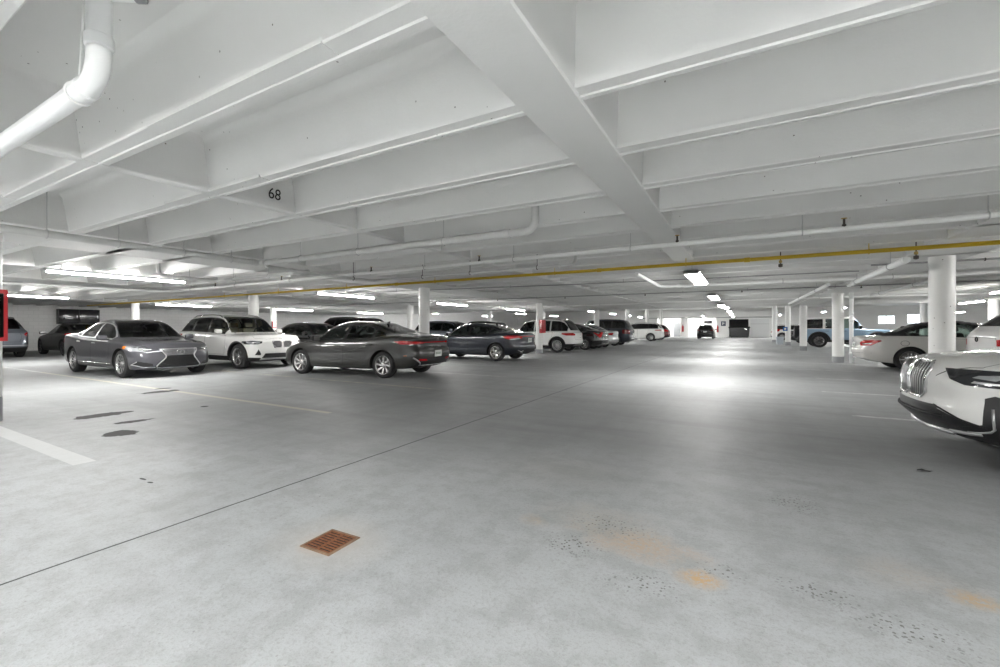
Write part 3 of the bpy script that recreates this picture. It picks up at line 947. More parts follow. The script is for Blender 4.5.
            if len(ln) == len(me.loops): me.normals_split_custom_set([tuple(n) for n in ln])
            return me
        bm.verts.index_update(); bm.verts.ensure_lookup_table()
        mats = [s.sp['paint']]; mid = {}
        def m_of(f):
            k = f[lay]
            if k == 0: return 0
            rg = s.regions[k-1]
            if rg['part'] and rg['keep']: return 0
            m_ = rg['m'] or M['liner']
            if m_.name not in mid: mid[m_.name] = len(mats); mats.append(m_)
            return mid[m_.name]
        bodyf = [f for f in bm.faces if f[lay] == 0 or not s.regions[f[lay]-1]['part'] or s.regions[f[lay]-1]['keep']]
        for f in bodyf: m_of(f)
        me = emit('body', bodyf, mats, m_of); s.parts['body'] = link('body', me, None, s.root)
        for k, rg in enumerate(s.regions, 1):
            if not rg['part'] or k not in groups: continue
            me = emit(rg['name'], groups[k], [rg['m']], lambda f: 0, rg['off'])
            par = s.root
            if rg['under']: par = s.parts.get((rg['under'], rg['sd'])) or s.parts.get((rg['under'], 0)) or s.root
            o = link(rg['name'], me, None, par)
            if rg['label']: o['label'] = rg['label']
            s.parts.setdefault((rg['name'], rg['sd']), o)
        bm.free()

def interpl(tab, x):
    if x <= tab[0][0]: return tab[0][1]
    for a, b in zip(tab, tab[1:]):
        if x <= b[0]:
            return a[1]+(b[1]-a[1])*(x-a[0])/(b[0]-a[0])
    return tab[-1][1]

def wheels(car, style='multi', rm=None, tw=.21, n=10, disc=True):
    sp = car.sp; r = sp['r']; rr = r*sp.get('rimf', .70); rm = rm or M['alloy']
    # tyre
    t = MB(); t.smooth = True; h = tw/2
    prof = [(rr-.01, -h*.9), (rr+.004, -h*.97), (rr+.03, -h), (r-.035, -h), (r-.012, -h*.86), (r, -h*.66), (r, h*.66), (r-.012, h*.86), (r-.035, h), (rr+.03, h), (rr+.004, h*.97), (rr-.01, h*.9)]
    R90 = Matrix.Rotation(-math.pi/2, 4, 'X')   # local z -> +y
    t.lathe(prof, 40, R90, cap=False)
    # rim
    w = MB(); w.smooth = True
    w.lathe([(rr-.012, -h*.8), (rr-.03, -h*.5), (rr-.03, h*.55), (rr-.022, h*.84), (rr+.006, h*.97), (rr-.004, h*.99), (rr-.018, h*.80)], 40, R90, cap=False)
    w.smooth = False
    def spoke(a, w0, w1, r0, r1, d0, d1, twist=0, th=.03):
        ca, sa = math.cos(a), math.sin(a); cb, sb = math.cos(a+twist), math.sin(a+twist)
        def P(r_, wv, c, s_, d): return (r_*c-wv*s_, d, r_*s_+wv*c)
        v = [P(r0, -w0/2, ca, sa, d0), P(r0, w0/2, ca, sa, d0), P(r1, w1/2, cb, sb, d1), P(r1, -w1/2, cb, sb, d1)]
        v += [(x, y-th, z) for x, y, z in v]
        w.add(v, [(0,1,2,3), (7,6,5,4), (0,4,5,1), (1,5,6,2), (2,6,7,3), (3,7,4,0)])
    dep = h*.62
    if style == 'five_twin':
        for i in range(5):
            a = 2*math.pi*i/5+.3
            spoke(a-.09, .03, .022, .05, rr-.02, dep+.01, dep+.02, -.08); spoke(a+.09, .03, .022, .05, rr-.02, dep+.01, dep+.02, .08)
    elif style == 'turbine':
        for i in range(n): spoke(2*math.pi*i/n, .045, .05, .05, rr-.02, dep, dep+.022, .35)
    elif style == 'flower':
        for i in range(5):
            a = 2*math.pi*i/5+.1
            spoke(a, .05, .10, .05, rr*.62, dep, dep+.02); spoke(a-.13, .03, .035, rr*.58, rr-.015, dep+.02, dep+.02, -.10); spoke(a+.13, .03, .035, rr*.58, rr-.015, dep+.02, dep+.02, .10)
    elif style == 'steel':
        w.lathe([(.05, dep+.01), (rr*.5, dep-.02), (rr*.62, dep+.005), (rr*.66, dep+.01), (rr*.95, dep-.06)], 32, R90, cap=False)
    else:
        for i in range(n): spoke(2*math.pi*i/n, .026, .030, .05, rr-.02, dep, dep+.02)
    w.smooth = True
    w.lathe([(.075, dep-.03), (.072, dep+.008), (.05, dep+.02), (.028, dep+.022), (.001, dep+.022)], 20, R90, cap=False)
    d = MB(); d.smooth = True
    d.lathe([(.001, dep-.075), (rr*.62, dep-.075), (rr*.62, dep-.09), (rr*.5, dep-.09), (rr*.5, dep-.10), (rr-.02, dep-.11), (rr-.02, -h*.7), (.001, -h*.7)], 32, R90, cap=False)
    first = None
    yo = car.W/2-tw/2-sp.get('win', .025)
    for ax in ('fa', 'ra'):
        x = car.L/2-sp[ax]
        for sd in (1, -1):
            if first is None:
                o = t.build('wheel', M['rubber'], car.root, auto=50)
                a = w.build('rim', rm, o); b = d.build('brake_disc', M['disc'] if disc else M['blackmatte'], o)
                first = o
            else:
                o = copy_tree(first, car.root)
            o.location = (x, sd*yo, r); o.rotation_euler = (0, rnd.uniform(0, 2), 0 if sd > 0 else math.pi)
            if sd < 0: o.rotation_euler = (0, o.rotation_euler[1], math.pi)

def cabin(car, z0=None, tan=False, rows=None, tub=True):
    sp = car.sp; m = M['seat_tan'] if tan else M['seat']; a, b = sp['cab']   # s range of the cabin
    zb = car.zs((a+b)/2); W = car.W
    if tub:
        rbox('cabin_lining', M['blackmatte'], car.root, car.L/2-(a+b)/2, 0, (.34+zb-.05)/2, (b-a), W*.80, zb-.05-.34, .05, 2)
        rbox('dashboard', M['blackmatte'], car.root, car.L/2-a-.16, 0, zb-.04, .34, W*.74, .10, .05, 3)
    rows = rows or (a+.95, a+1.85)
    hh = sp['H']
    for i, t in enumerate(rows):
        for y in ((-.36, .36) if i == 0 else (-.38, .38)):
            rot = Matrix.Rotation(math.radians(-16), 3, 'Y')
            rbox('seat', m, car.root, car.L/2-t, y, zb-.06, .13, .48, .42, .05, 3, rot)
            o = rbox('headrest', m, car.root, car.L/2-t-.09, y, min(zb+.26, hh-.19), .09, .25, .16, .04, 3, rot)
    o = MB(); o.smooth = True
    ring = [(car.L/2-a-.42, .36+.18*math.cos(k*2*math.pi/20), zb+.0+.17*math.sin(k*2*math.pi/20)) for k in range(21)]
    o.tube(ring, .014, 6, cap=False); o.build('steering_wheel', M['blackmatte'], car.root)

def mirrors(car, t, dz=.09, m=None, sz=(.13, .21, .14), out=.02):
    m = m or car.sp['paint']; z = car.zs(t)+dz
    for sd in (1, -1):
        y = sd*(car.W/2*.93+sz[1]/2+out)
        o = rbox('mirror', m, car.root, car.L/2-t, y, z, sz[0], sz[1], sz[2], .045, 4, Matrix.Rotation(sd*-.25, 3, 'Z'))
        rbox('mirror_glass', M['disc'], o, car.L/2-t-sz[0]/2-.0, y, z, .008, sz[1]*.8, sz[2]*.75, .003, 2, Matrix.Rotation(sd*-.25, 3, 'Z'))
        rbox('mirror_stalk', M['black'], o, car.L/2-t-.01, sd*(car.W/2*.93-.01), z-sz[2]*.35, .06, .12, .035, .012, 2)

def fin(car, t, m=None):
    b = MB(); x = car.L/2-t; z = car.zt(t)-.01
    b.prism([(x+.09, z), (x-.07, z), (x-.08, z+.065), (x-.05, z+.06)], -.014, .014, 'y')
    # prism axis y expects (x, z) pairs
    b.build('roof_fin', m or M['black'], car.root)
def plate(car, z, front=False, w=.30, h=.15, y=0, out=.012):
    F = car.frame_at(y, z, front, out)
    bm = bmesh.new(); bmesh.ops.create_cube(bm, size=1); bmesh.ops.scale(bm, vec=(w, h, .01), verts=bm.verts[:])
    bmesh.ops.transform(bm, matrix=F, verts=bm.verts[:]); me = bpy.data.meshes.new('number_plate'); bm.to_mesh(me); bm.free()
    p = link('number_plate', me, M['plate'], car.root)
    k = MB()
    P = []
    for i in range(6): P += [(-.12+i*.042, -.012), (-.12+i*.042, .03), (-.12+i*.042+.024, .03), (-.12+i*.042+.024, -.012)]
    P += [(.118, -.02), (-.12, -.02)]
    k.add([F @ Vector((a, b_, .007)) for a, b_ in P], [tuple(range(len(P)))])
    k.build('plate_marks', M['plate_mark'], p)
    return p
def patch(car, name, m, y, z, pts, depth=.012, front=False, out=.002, parent=None):
    """small raised shape on the front or rear face, outline in its own plane"""
    F = car.frame_at(y, z, front, out); b = MB(); n = len(pts)
    vs = [F @ Vector((p[0], p[1], 0)) for p in pts]+[F @ Vector((p[0], p[1], depth)) for p in pts]
    b.add(vs, [tuple(range(n))[::-1], tuple(range(n, 2*n))]+[(i, (i+1) % n, n+(i+1) % n, n+i) for i in range(n)])
    return b.build(name, m, parent or car.root)
def circ_pts(r, n=20, e=1.0): return [(r*e*math.cos(2*math.pi*i/n), r*math.sin(2*math.pi*i/n)) for i in range(n)]
def ring_patch(car, name, m, y, z, rx, rz, th=.006, front=True, out=.006, parent=None):
    F = car.frame_at(y, z, front, out); b = MB(); b.smooth = True
    b.tube([F @ Vector((rx*math.cos(k*math.pi/12), rz*math.sin(k*math.pi/12), 0)) for k in range(25)], th, 6, cap=False)
    return b.build(name, m, parent or car.root)
def strip(car, name, m, pts, r=.008, parent=None, front=True, out=.004, sub=6):
    """thin bead following the front or rear face through (y, z) points"""
    P = []
    for (a, b) in zip(pts, pts[1:]):
        for k in range(sub): P.append((a[0]+(b[0]-a[0])*k/sub, a[1]+(b[1]-a[1])*k/sub))
    P.append(pts[-1]); b = MB(); b.smooth = True
    V = []
    for y, z in P:
        n = car.surf_n(y, z, front); n = n if n.x*(1 if front else -1) > 0 else -n
        V.append(Vector((car.surf_x(y, z, front), y, z))+n*out)
    b.tube(V, r, 6); return b.build(name, m, parent or car.root)
def side_strip(car, name, m, pts, r=.008, out=.003, sub=6, sides=(1, -1), parent=None):
    for sd in sides:
        V = []
        for (a, b_) in zip(pts, pts[1:]):
            for k in range(sub+1):
                t = a[0]+(b_[0]-a[0])*k/sub; z = a[1]+(b_[1]-a[1])*k/sub
                h = car.bvh.ray_cast(Vector((car.L/2-t, sd*3, z)), Vector((0, -sd, 0)))
                if h[0] is not None: V.append(h[0]+Vector((0, sd*out, 0)))
        if len(V) > 1:
            b = MB(); b.smooth = True; b.tube(V, r, 6); b.build(name, m, parent or car.root)

# ---------------------------------------------------------------- generic outlines
def sedan_spec(L, W, H, paint_, fa, ra, r=.33, hood=.98, deck=1.08, noseh=.66, cowl=1.28, roof0=2.1, roof1=3.35, base=4.15, **k):
    h = H; w = W/2
    sp = dict(L=L, W=W, H=H, paint=paint_, fa=fa, ra=ra, r=r,
      zt=[(0,noseh), (.05,noseh+.05), (.15,noseh+.10), (.5,(noseh+.10+hood)/2), (cowl-.05,hood), (cowl+.03,hood+.025), (roof0-.25,h-.095), (roof0,h-.035), ((roof0+roof1)/2-.1,h), (roof1,h-.05), (roof1+.3, h-.15), (base,deck+.015), (base+.08,deck), (L-.12,deck-.025), (L-.03,deck-.05), (L,deck-.09)],
      zs=[(0,noseh-.06), (.15,noseh+.03), (.5,noseh+.11), (cowl,hood-.06), (roof0,hood-.03), (roof1,hood+.01), (base,deck-.05), (L-.15,deck-.07), (L,deck-.14)],
      w=[(0,w*.70), (.05,w*.80), (.18,w*.90), (.5,w*.965), (1.1,w), (L-1.2,w), (L-.5,w*.97), (L-.15,w*.90), (L-.04,w*.83), (L,w*.76)],
      wt=[(0,w*.50), (.15,w*.64), (.5,w*.70), (cowl,w*.79), (roof0-.2,w*.64), (roof0,w*.62), (roof1,w*.60), (base-.2,w*.66), (base+.1,w*.72), (L-.2,w*.66), (L,w*.58)],
      zb=[(0,.26), (.12,.21), (fa,.20), (ra,.20), (L-.5,.24), (L-.1,.30), (L,.34)],
      bend_f=.26, bend_r=.20, nose=[(.2,.10), (.32,.03), (.5,0), (.62,.02), (.8,.14)], tail=[(.25,.12), (.40,.02), (.55,0), (.62,.02), (.70,.05), (.95,.03), (1.1,.05)],
      dlo=(cowl+.22, base-.28), ws=(cowl+.03, roof0), rw=(roof1+.02, base-.02), cab=(cowl+.02, base+.05))
    sp.update(k); return sp
def suv_spec(L, W, H, paint_, fa, ra, r=.37, hood=1.10, noseh=.80, cowl=1.35, roof0=2.05, roof1=None, belt=1.08, tailtop=None, base=None, **k):
    h = H; w = W/2; roof1 = roof1 or L-.55; base = base or L-.13
    sp = dict(L=L, W=W, H=H, paint=paint_, fa=fa, ra=ra, r=r,
      zt=[(0,noseh), (.05,noseh+.07), (.16,noseh+.14), (.6,(noseh+.16+hood)/2), (cowl-.05,hood), (cowl+.03,hood+.03), (roof0-.25,h-.11), (roof0,h-.045), ((roof0+roof1)/2-.2,h), (roof1,h-.045), (roof1+.12,h-.085), (base-.02,belt+.10), (base+.05,belt+.03), (L-.03,belt-.02), (L,belt-.08)],
      zs=[(0,noseh-.06), (.15,noseh+.04), (.5,noseh+.12), (cowl,hood-.06), (roof0,belt-.01), (roof1,belt+.03), (base-.05,belt+.03), (L-.05,belt-.06), (L,belt-.13)],
      w=[(0,w*.74), (.05,w*.84), (.18,w*.92), (.5,w*.97), (1.1,w), (L-1.1,w), (L-.4,w*.975), (L-.12,w*.92), (L-.03,w*.87), (L,w*.80)],
      wt=[(0,w*.56), (.15,w*.68), (.5,w*.74), (cowl,w*.82), (roof0-.2,w*.70), (roof0,w*.68), (roof1,w*.66), (base-.1,w*.74), (L-.05,w*.74), (L,w*.62)],
      zb=[(0,.30), (.12,.24), (fa,.22), (ra,.22), (L-.4,.26), (L-.1,.32), (L,.38)],
      bend_f=.26, bend_r=.15, nose=[(.25,.12), (.38,.03), (.55,0), (.8,.02), (.95,.12)], tail=[(.3,.10), (.45,.01), (.6,0), (.75,.03), (1.1,.03), (1.3,.0)],
      dlo=(cowl+.25, L-.42), ws=(cowl+.03, roof0), rw=(roof1+.08, base-.01), cab=(cowl+.02, L-.35), plan=.08)
    sp.update(k); return sp

def lamps(car, kind, poly, m, th=45, label=None, name=None, off=.004, cond=None, under=None):
    """a lamp that wraps round both corners; poly in (along, height)"""
    for sg in (1, -1):
        if kind == 'f': c = lambda c_, n, sg=sg: c_.y*sg > .02 and n.x > .05 and (n.x > -.1)
        else: c = lambda c_, n, sg=sg: c_.y*sg > .02 and n.x < .25
        if cond: c0 = c; c = lambda c_, n, c0=c0: c0(c_, n) and cond(c_, n)
        car.reg(name or ('headlight' if kind == 'f' else 'tail_light'), m, 'obl'+kind, poly, c, th=th, sg=sg, off=off, keep=True, label=label, under=under)

# ------------------------------------------------------------------ the individual cars
UP = lambda c, n: True
def seam_line(car, kind, pts, wd, cond, only=(0,)):
    pass

def car_lexus():
    L, W, H = 5.06, 1.875, 1.475
    sp = sedan_spec(L, W, H, PAINT['grey'], .93, 3.90, .345, hood=.97, deck=1.10, noseh=.70, cowl=1.36, roof0=2.25, roof1=3.45, base=4.30, gap=.045, bend_f=.30)
    c = Car('sedan', sp, (-14.98, 5.62), 0, 'silver-grey luxury sedan with a spindle grille, facing the aisle on the left', 'car')
    c.arches()
    c.glasshouse(trim=M['satin'], m_side=M['glass_dark'], m_wind=M['glass'], splits=(2.62, 3.55))
    c.doors((1.52, 2.62, 3.62), .30)
    c.hood([(.13, .40), (.30, .66), (1.30, .74), (1.34, .4), (1.36, 0)])
    # headlamps
    lamps(c, 'f', [(.53,.71), (.62,.655), (.98,.665), (1.20,.73), (1.17,.79), (.90,.775), (.70,.755)], M['lamp_clear'], label='swept clear headlamp with bright reflectors')
    lamps(c, 'f', [(1.125,.712), (1.20,.73), (1.17,.79), (1.08,.782)], M['amber'], name='turn_signal', off=.008)
    lamps(c, 'f', [(.53,.705), (.70,.75), (.95,.772), (.93,.757), (.70,.735), (.54,.695)], M['lamp_dark'], name='lamp_brow', off=.008)
    # spindle grille
    g = [(-.40,.70), (.40,.70), (.30,.55), (.31,.50), (.47,.30), (.44,.25), (-.44,.25), (-.47,.30), (-.31,.50), (-.30,.55)]
    c.reg('grille', M['black'], 'front', g, lambda p, n: n.x > .2, keep=True, off=.004, label='black spindle grille')
    up = [(-.385,.695), (.385,.695), (.30,.57), (.30,.545), (-.30,.545), (-.30,.57)]
    c.reg('upper_grille', PAINT['grey'], 'front', up, lambda p, n: n.x > .2, keep=True, off=.007)
    for sd in (1, -1):
        f = [(sd*.56,.36), (sd*.80,.42), (sd*.86,.37), (sd*.80,.30), (sd*.54,.29)]
        c.reg('fog_recess', M['black'], 'front', f, lambda p, n: n.x > .05, keep=True, off=.004)
    lamps(c, 'r', [(.50,.80), (.95,.82), (1.05,.90), (.95,.95), (.50,.93)], M['red_lamp'])
    c.finish()
    for i in range(7):
        z = .685-i*.021; hw = .37-(.685-z)*.55; strip(c, 'grille_bar', M['satin'], [(-hw, z), (0, z), (hw, z)], .0045, out=.012)
    for i in range(5):
        z = .50-i*.05; hw = .32+(.5-z)*.62; strip(c, 'grille_bar', M['blackmatte'], [(-hw, z), (0, z), (hw, z)], .008, out=.008)
    strip(c, 'chrome_lip', M['satin'], [(-.44,.26), (0,.25), (.44,.26)], .012, out=.012)
    strip(c, 'chrome_lip', M['satin'], [(-.41,.70), (0,.705), (.41,.70)], .010, out=.012)
    for sd in (1, -1):
        strip(c, 'grille_surround', M['satin'], [(sd*.41,.70), (sd*.31,.55), (sd*.32,.50), (sd*.48,.30), (sd*.45,.25)], .014, out=.010)
        strip(c, 'fog_trim', M['satin'], [(sd*.50,.27), (sd*.70,.275), (sd*.86,.34), (sd*.80,.41)], .010, out=.006)
        strip(c, 'lamp_reflector', M['chrome'], [(sd*.55,.69), (sd*.66,.69), (sd*.75,.70)], .012, out=.014)
    ring_patch(c, 'emblem', M['chrome'], 0, .625, .085, .062, .009, out=.02)
    F = c.frame_at(0, .625, True, .02); b = MB(); b.smooth = True
    b.tube([F @ Vector(q) for q in [(.028,.045,0), (-.028,-.022,0), (.045,-.022,0)]], .008, 6); b.build('emblem_letter', M['chrome'], c.root)
    side_strip(c, 'sill_chrome', M['chrome'], [(1.42,.335), (3.45,.335)], .012)
    side_strip(c, 'side_crease_trim', M['satin'], [(1.60,.66), (1.61,.66)], .002)
    c.handles((2.42, 3.40), -.10, M['satin'])
    mirrors(c, 1.72, .07); cabin(c)
    wheels(c, 'multi', M['alloy'], .235, n=10)
    return c

def kidney(c, yc, zc, w, h, lean, nsl, mf=None, mbar=None, out=.006, fr=.014):
    """one half of a two-part grille: surround ring and upright slats"""
    for sd in (1, -1):
        y0, y1 = yc-w/2, yc+w/2
        P = [(y0, zc-h/2+.03), (y0, zc+h/2-.05), (y0+.04, zc+h/2), (y1-.06, zc+h/2), (y1, zc+h/2-.06), (y1-lean, zc-h/2+.05), (y1-lean-.05, zc-h/2), (y0+.03, zc-h/2)]
        pts = [(sd*y, z) for y, z in P]; pts.append(pts[0])
        strip(c, 'grille_surround', mf or M['chrome'], pts, fr, out=out)
        for i in range(nsl):
            u = (i+.6)/nsl; y = y0+.02+(y1-y0-.05)*u; yb = y0+.02+(y1-lean-y0-.05)*u
            strip(c, 'grille_slat', mbar or M['satin'], [(sd*y, zc+h/2-.02), (sd*yb, zc-h/2+.02)], fr*.42, out=out, sub=4)
    return

def car_x3():
    L, W, H = 4.71, 1.89, 1.676
    sp = suv_spec(L, W, H, PAINT['white'], .86, 3.72, .37, hood=1.07, noseh=.86, cowl=1.38, roof0=2.20, roof1=4.0, belt=1.07, base=4.58, gap=.05, bend_f=.28)
    c = Car('crossover', sp, (-14.80, 8.42), 0, 'white crossover facing the aisle, parked right of the silver-grey luxury sedan', 'car')
    c.arches(M['blackmatte'], .05)
    c.reg('sill_trim', M['blackmatte'], 'side', [(1.2,.1), (3.35,.1), (3.35,.40), (1.2,.38)], lambda p, n: abs(p.y) > .6, part=False, only=(0,))
    c.glasshouse(trim=M['black'], m_side=[M['glass'], M['glass_dark'], M['glass_dark']], m_wind=M['glass_light'], splits=(2.62, 3.55))
    c.doors((1.50, 2.62, 3.55), .42)
    c.hood([(.15, .42), (.34, .70), (1.32, .76), (1.37, .4), (1.385, 0)])
    lamps(c, 'f', [(.50,.83), (.50,.78), (.60,.745), (.98,.745), (1.10,.80), (1.08,.835), (.75,.85)], M['lamp_dark'], label='dark slanted headlamp with bright rings')
    lamps(c, 'f', [(.555,.81), (.555,.775), (.65,.765), (.68,.80), (.64,.825)], M['lamp_clear'], name='lamp_lens', off=.009)
    lamps(c, 'f', [(.77,.81), (.76,.775), (.90,.775), (.92,.805)], M['lamp_clear'], name='lamp_lens', off=.009)
    c.reg('lower_intake', M['black'], 'front', [(-.60,.33), (.60,.33), (.52,.47), (-.52,.47)], lambda p, n: n.x > .1, keep=True, off=.004, label='wide black lower air intake')
    c.reg('bumper_skid', M['satin'], 'front', [(-.60,.27), (.60,.27), (.56,.32), (-.56,.32)], lambda p, n: n.x > .1, keep=True, off=.008)
    for sd in (1, -1):
        c.reg('side_intake', M['black'], 'front', [(sd*.70,.60), (sd*.76,.43), (sd*.64,.42), (sd*.63,.46)], lambda p, n: n.x > .02, keep=True, off=.004)
        c.reg('grille', M['black'], 'front', [(sd*.03,.64), (sd*.03,.82), (sd*.08,.85), (sd*.31,.84), (sd*.33,.79), (sd*.27,.63)], lambda p, n: n.x > .2, keep=True, off=.003)
    c.reg('bumper_lip', M['blackmatte'], 'front', [(-.95,.2), (.95,.2), (.95,.36), (.62,.34), (.6,.27), (-.6,.27), (-.62,.34), (-.95,.36)], lambda p, n: n.x > .02, part=False, only=(0,))
    lamps(c, 'f', [(1.13,.50), (1.17,.50), (1.17,.62), (1.13,.62)], M['amber'], name='side_marker')
    lamps(c, 'r', [(.50,.95), (1.1,.95), (1.1,1.05), (.5,1.03)], M['red_lamp'])
    c.finish()
    kidney(c, .18, .74, .29, .20, .05, 7, M['satin'], M['satin'], fr=.010)
    for sd in (1,): 
        ring_patch(c, 'emblem', M['chrome'], 0, .90, .035, .035, .006, out=.01)
    side_strip(c, 'fender_vent', M['satin'], [(1.42,.60), (1.47,.76)], .012)
    c.handles((2.44, 3.38), -.12); mirrors(c, 1.72, .10); cabin(c, tan=True)
    for sd in (1, -1):
        b = MB(); b.smooth = True; b.tube([(L/2-t, sd*(c.wt(t)-.03), c.zt(t)-.05+(.05 if 2.3 < t < 3.95 else .0)) for t in (2.2, 2.35, 2.8, 3.3, 3.8, 4.0)], .014, 8); b.build('roof_rail', M['black'], c.root)
    wheels(c, 'five_twin', M['alloy'], .25); fin(c, 3.9, PAINT['white'])
    return c

def hatch_tail_seam(c, hw, z0, z1):
    c.reg('tailgate', c.sp['paint'], 'rear', [(-hw*.9, z0), (hw*.9, z0), (hw, (z0+z1)/2), (hw*.9, z1), (-hw*.9, z1), (-hw, (z0+z1)/2)], lambda p, n: n.x < -.1, seam=.006, only=(0,))

def car_elantra():
    L, W, H = 4.68, 1.825, 1.42
    sp = sedan_spec(L, W, H, PAINT['dark'], .93, 3.65, .325, hood=.93, deck=1.075, noseh=.64, cowl=1.18, roof0=2.10, roof1=3.05, base=4.12, gap=.05, bend_r=.13)
    sp['tail'] = [(.25,.16), (.42,.03), (.60,.0), (.72,.03), (.78,.07), (.90,.07), (.98,.0), (1.1,.0)]
    sp['dlo'] = (1.42, 3.72)
    c = Car('sedan', sp, (-9.05, 8.54), math.pi+.105, 'dark grey sedan, tail to the aisle, with a full-width red light bar', 'car')
    c.arches()
    c.glasshouse(trim=M['black'], m_side=M['glass_light'], m_wind=M['glass'], m_rear=M['glass'], splits=(2.42, 3.30))
    c.doors((1.35, 2.42, 3.48), .30)
    c.reg('bumper_cover', M['blackmatte'], 'rear', [(-.74,.20), (.74,.20), (.78,.36), (.62,.52), (-.62,.52), (-.78,.36)], lambda p, n: n.x < -.02, keep=True, off=.004, label='black lower rear bumper')
    c.reg('trunk_lid', PAINT['dark'], 'rear', [(-.62,.60), (.62,.60), (.66,.98), (.60,1.02), (-.60,1.02), (-.66,.98)], lambda p, n: n.x < -.15, seam=.006, only=(0,))
    c.reg('light_panel', M['black'], 'rear', [(-.74,.85), (-.60,.80), (.60,.80), (.74,.85), (.70,.92), (-.70,.92)], lambda p, n: n.x < -.02, keep=True, off=.003)
    lamps(c, 'r', [(.42,.855), (.60,.84), (.98,.835), (1.12,.90), (.98,.925), (.42,.90)], M['red_lamp'], off=.007, label='red tail lamp with pointed outer end')
    c.reg('light_bar', M['red_lamp'], 'rear', [(-.5,.87), (.5,.87), (.5,.895), (-.5,.895)], lambda p, n: n.x < -.02, keep=True, off=.009, label='thin red light bar across the tail')
    c.reg('reflector', M['red_lamp'], 'rear', [(.42,.435), (.70,.45), (.70,.49), (.46,.48)], lambda p, n: n.x < -.01, keep=True, off=.008)
    c.reg('reflector', M['red_lamp'], 'rear', [(-.42,.435), (-.70,.45), (-.70,.49), (-.46,.48)], lambda p, n: n.x < -.01, keep=True, off=.008)
    c.finish()
    for sd in (1, -1):
        strip(c, 'bumper_blade', M['satin'], [(sd*.60,.33), (sd*.80,.52)], .018, front=False, out=.004)
        b = MB()
    strip(c, 'bumper_lip', M['satin'], [(-.6,.335), (0,.325), (.6,.335)], .008, front=False, out=.01)
    F = c.frame_at(0, .765, False, .006); text_mesh('badge_text', 'E L A N T R A', .062, M['chrome'], c.root, F, .003, 1.15)
    ring_patch(c, 'emblem', M['chrome'], 0, .955, .055, .030, .006, front=False, out=.010)
    F = c.frame_at(0, .955, False, .012); text_mesh('emblem_letter', 'H', .05, M['chrome'], c.root, F @ Matrix.Shear('XZ', 4, (0.0, 0.0)), .003, 1.2)
    plate(c, .60, False, .32, .16, out=.01)
    side_strip(c, 'door_crease', PAINT['dark'], [(1.5,.80), (2.5,.62), (3.4,.82)], .006, out=.0)
    side_strip(c, 'rear_marker', M['amber'], [(L-.42,.56), (L-.34,.565)], .008)
    c.handles((2.25, 3.25), -.13); mirrors(c, 1.55, .08, M['black']); cabin(c)
    wheels(c, 'turbine', M['alloy'], .215, n=8); fin(c, 3.12)
    return c

def car_forte():
    L, W, H = 4.64, 1.80, 1.435
    sp = sedan_spec(L, W, H, PAINT['navy'], .90, 3.60, .33, hood=.96, deck=1.09, noseh=.66, cowl=1.18, roof0=2.05, roof1=3.1, base=4.08, gap=.05, bend_r=.24)
    c = Car('sedan', sp, (-9.30, 14.85), math.pi, 'dark blue sedan parked tail-out beyond the first slim column on the left', 'car')
    c.arches()
    c.glasshouse(trim=M['black'], m_side=M['glass_light'], m_rear=M['glass'], splits=(2.38, 3.28))
    c.doors((1.35, 2.38, 3.44), .30)
    c.reg('bumper_cover', M['blackmatte'], 'rear', [(-.70,.20), (.70,.20), (.72,.38), (.50,.46), (-.50,.46), (-.72,.38)], lambda p, n: n.x < -.02, keep=True, off=.004)
    c.reg('trunk_lid', PAINT['navy'], 'rear', [(-.56,.62), (.56,.62), (.62,.98), (.56,1.04), (-.56,1.04), (-.62,.98)], lambda p, n: n.x < -.15, seam=.006, only=(0,))
    lamps(c, 'r', [(.40,.93), (.52,.84), (.90,.80), (1.10,.86), (1.14,.93), (.98,.96), (.62,.96)], M['red_lamp'], off=.006, label='angular red tail lamp')
    lamps(c, 'r', [(.52,.84), (.90,.80), (.94,.83), (.58,.875)], M['lamp_clear'], name='reverse_light', off=.010)
    c.reg('light_bar', M['red_lamp'], 'rear', [(-.5,.92), (.5,.92), (.5,.945), (-.5,.945)], lambda p, n: n.x < -.02, keep=True, off=.008)
    c.finish()
    for sd in (1, -1):
        strip(c, 'bumper_trim', M['satin'], [(sd*.50,.40), (sd*.62,.37), (sd*.72,.43)], .012, front=False, out=.008)
        b = MB(); b.smooth = True; F = c.frame_at(sd*.5, .33, False, .0); b.tube([F @ Vector((-.05,0,.0)), F @ Vector((.05,0,.0))], .025, 10); b.build('exhaust_tip', M['chrome'], c.root)
    plate(c, .78, False, .30, .15); c.handles((2.2, 3.2), -.13); mirrors(c, 1.5, .08); cabin(c)
    wheels(c, 'flower', M['alloy'], .215); fin(c, 3.15)
    return c

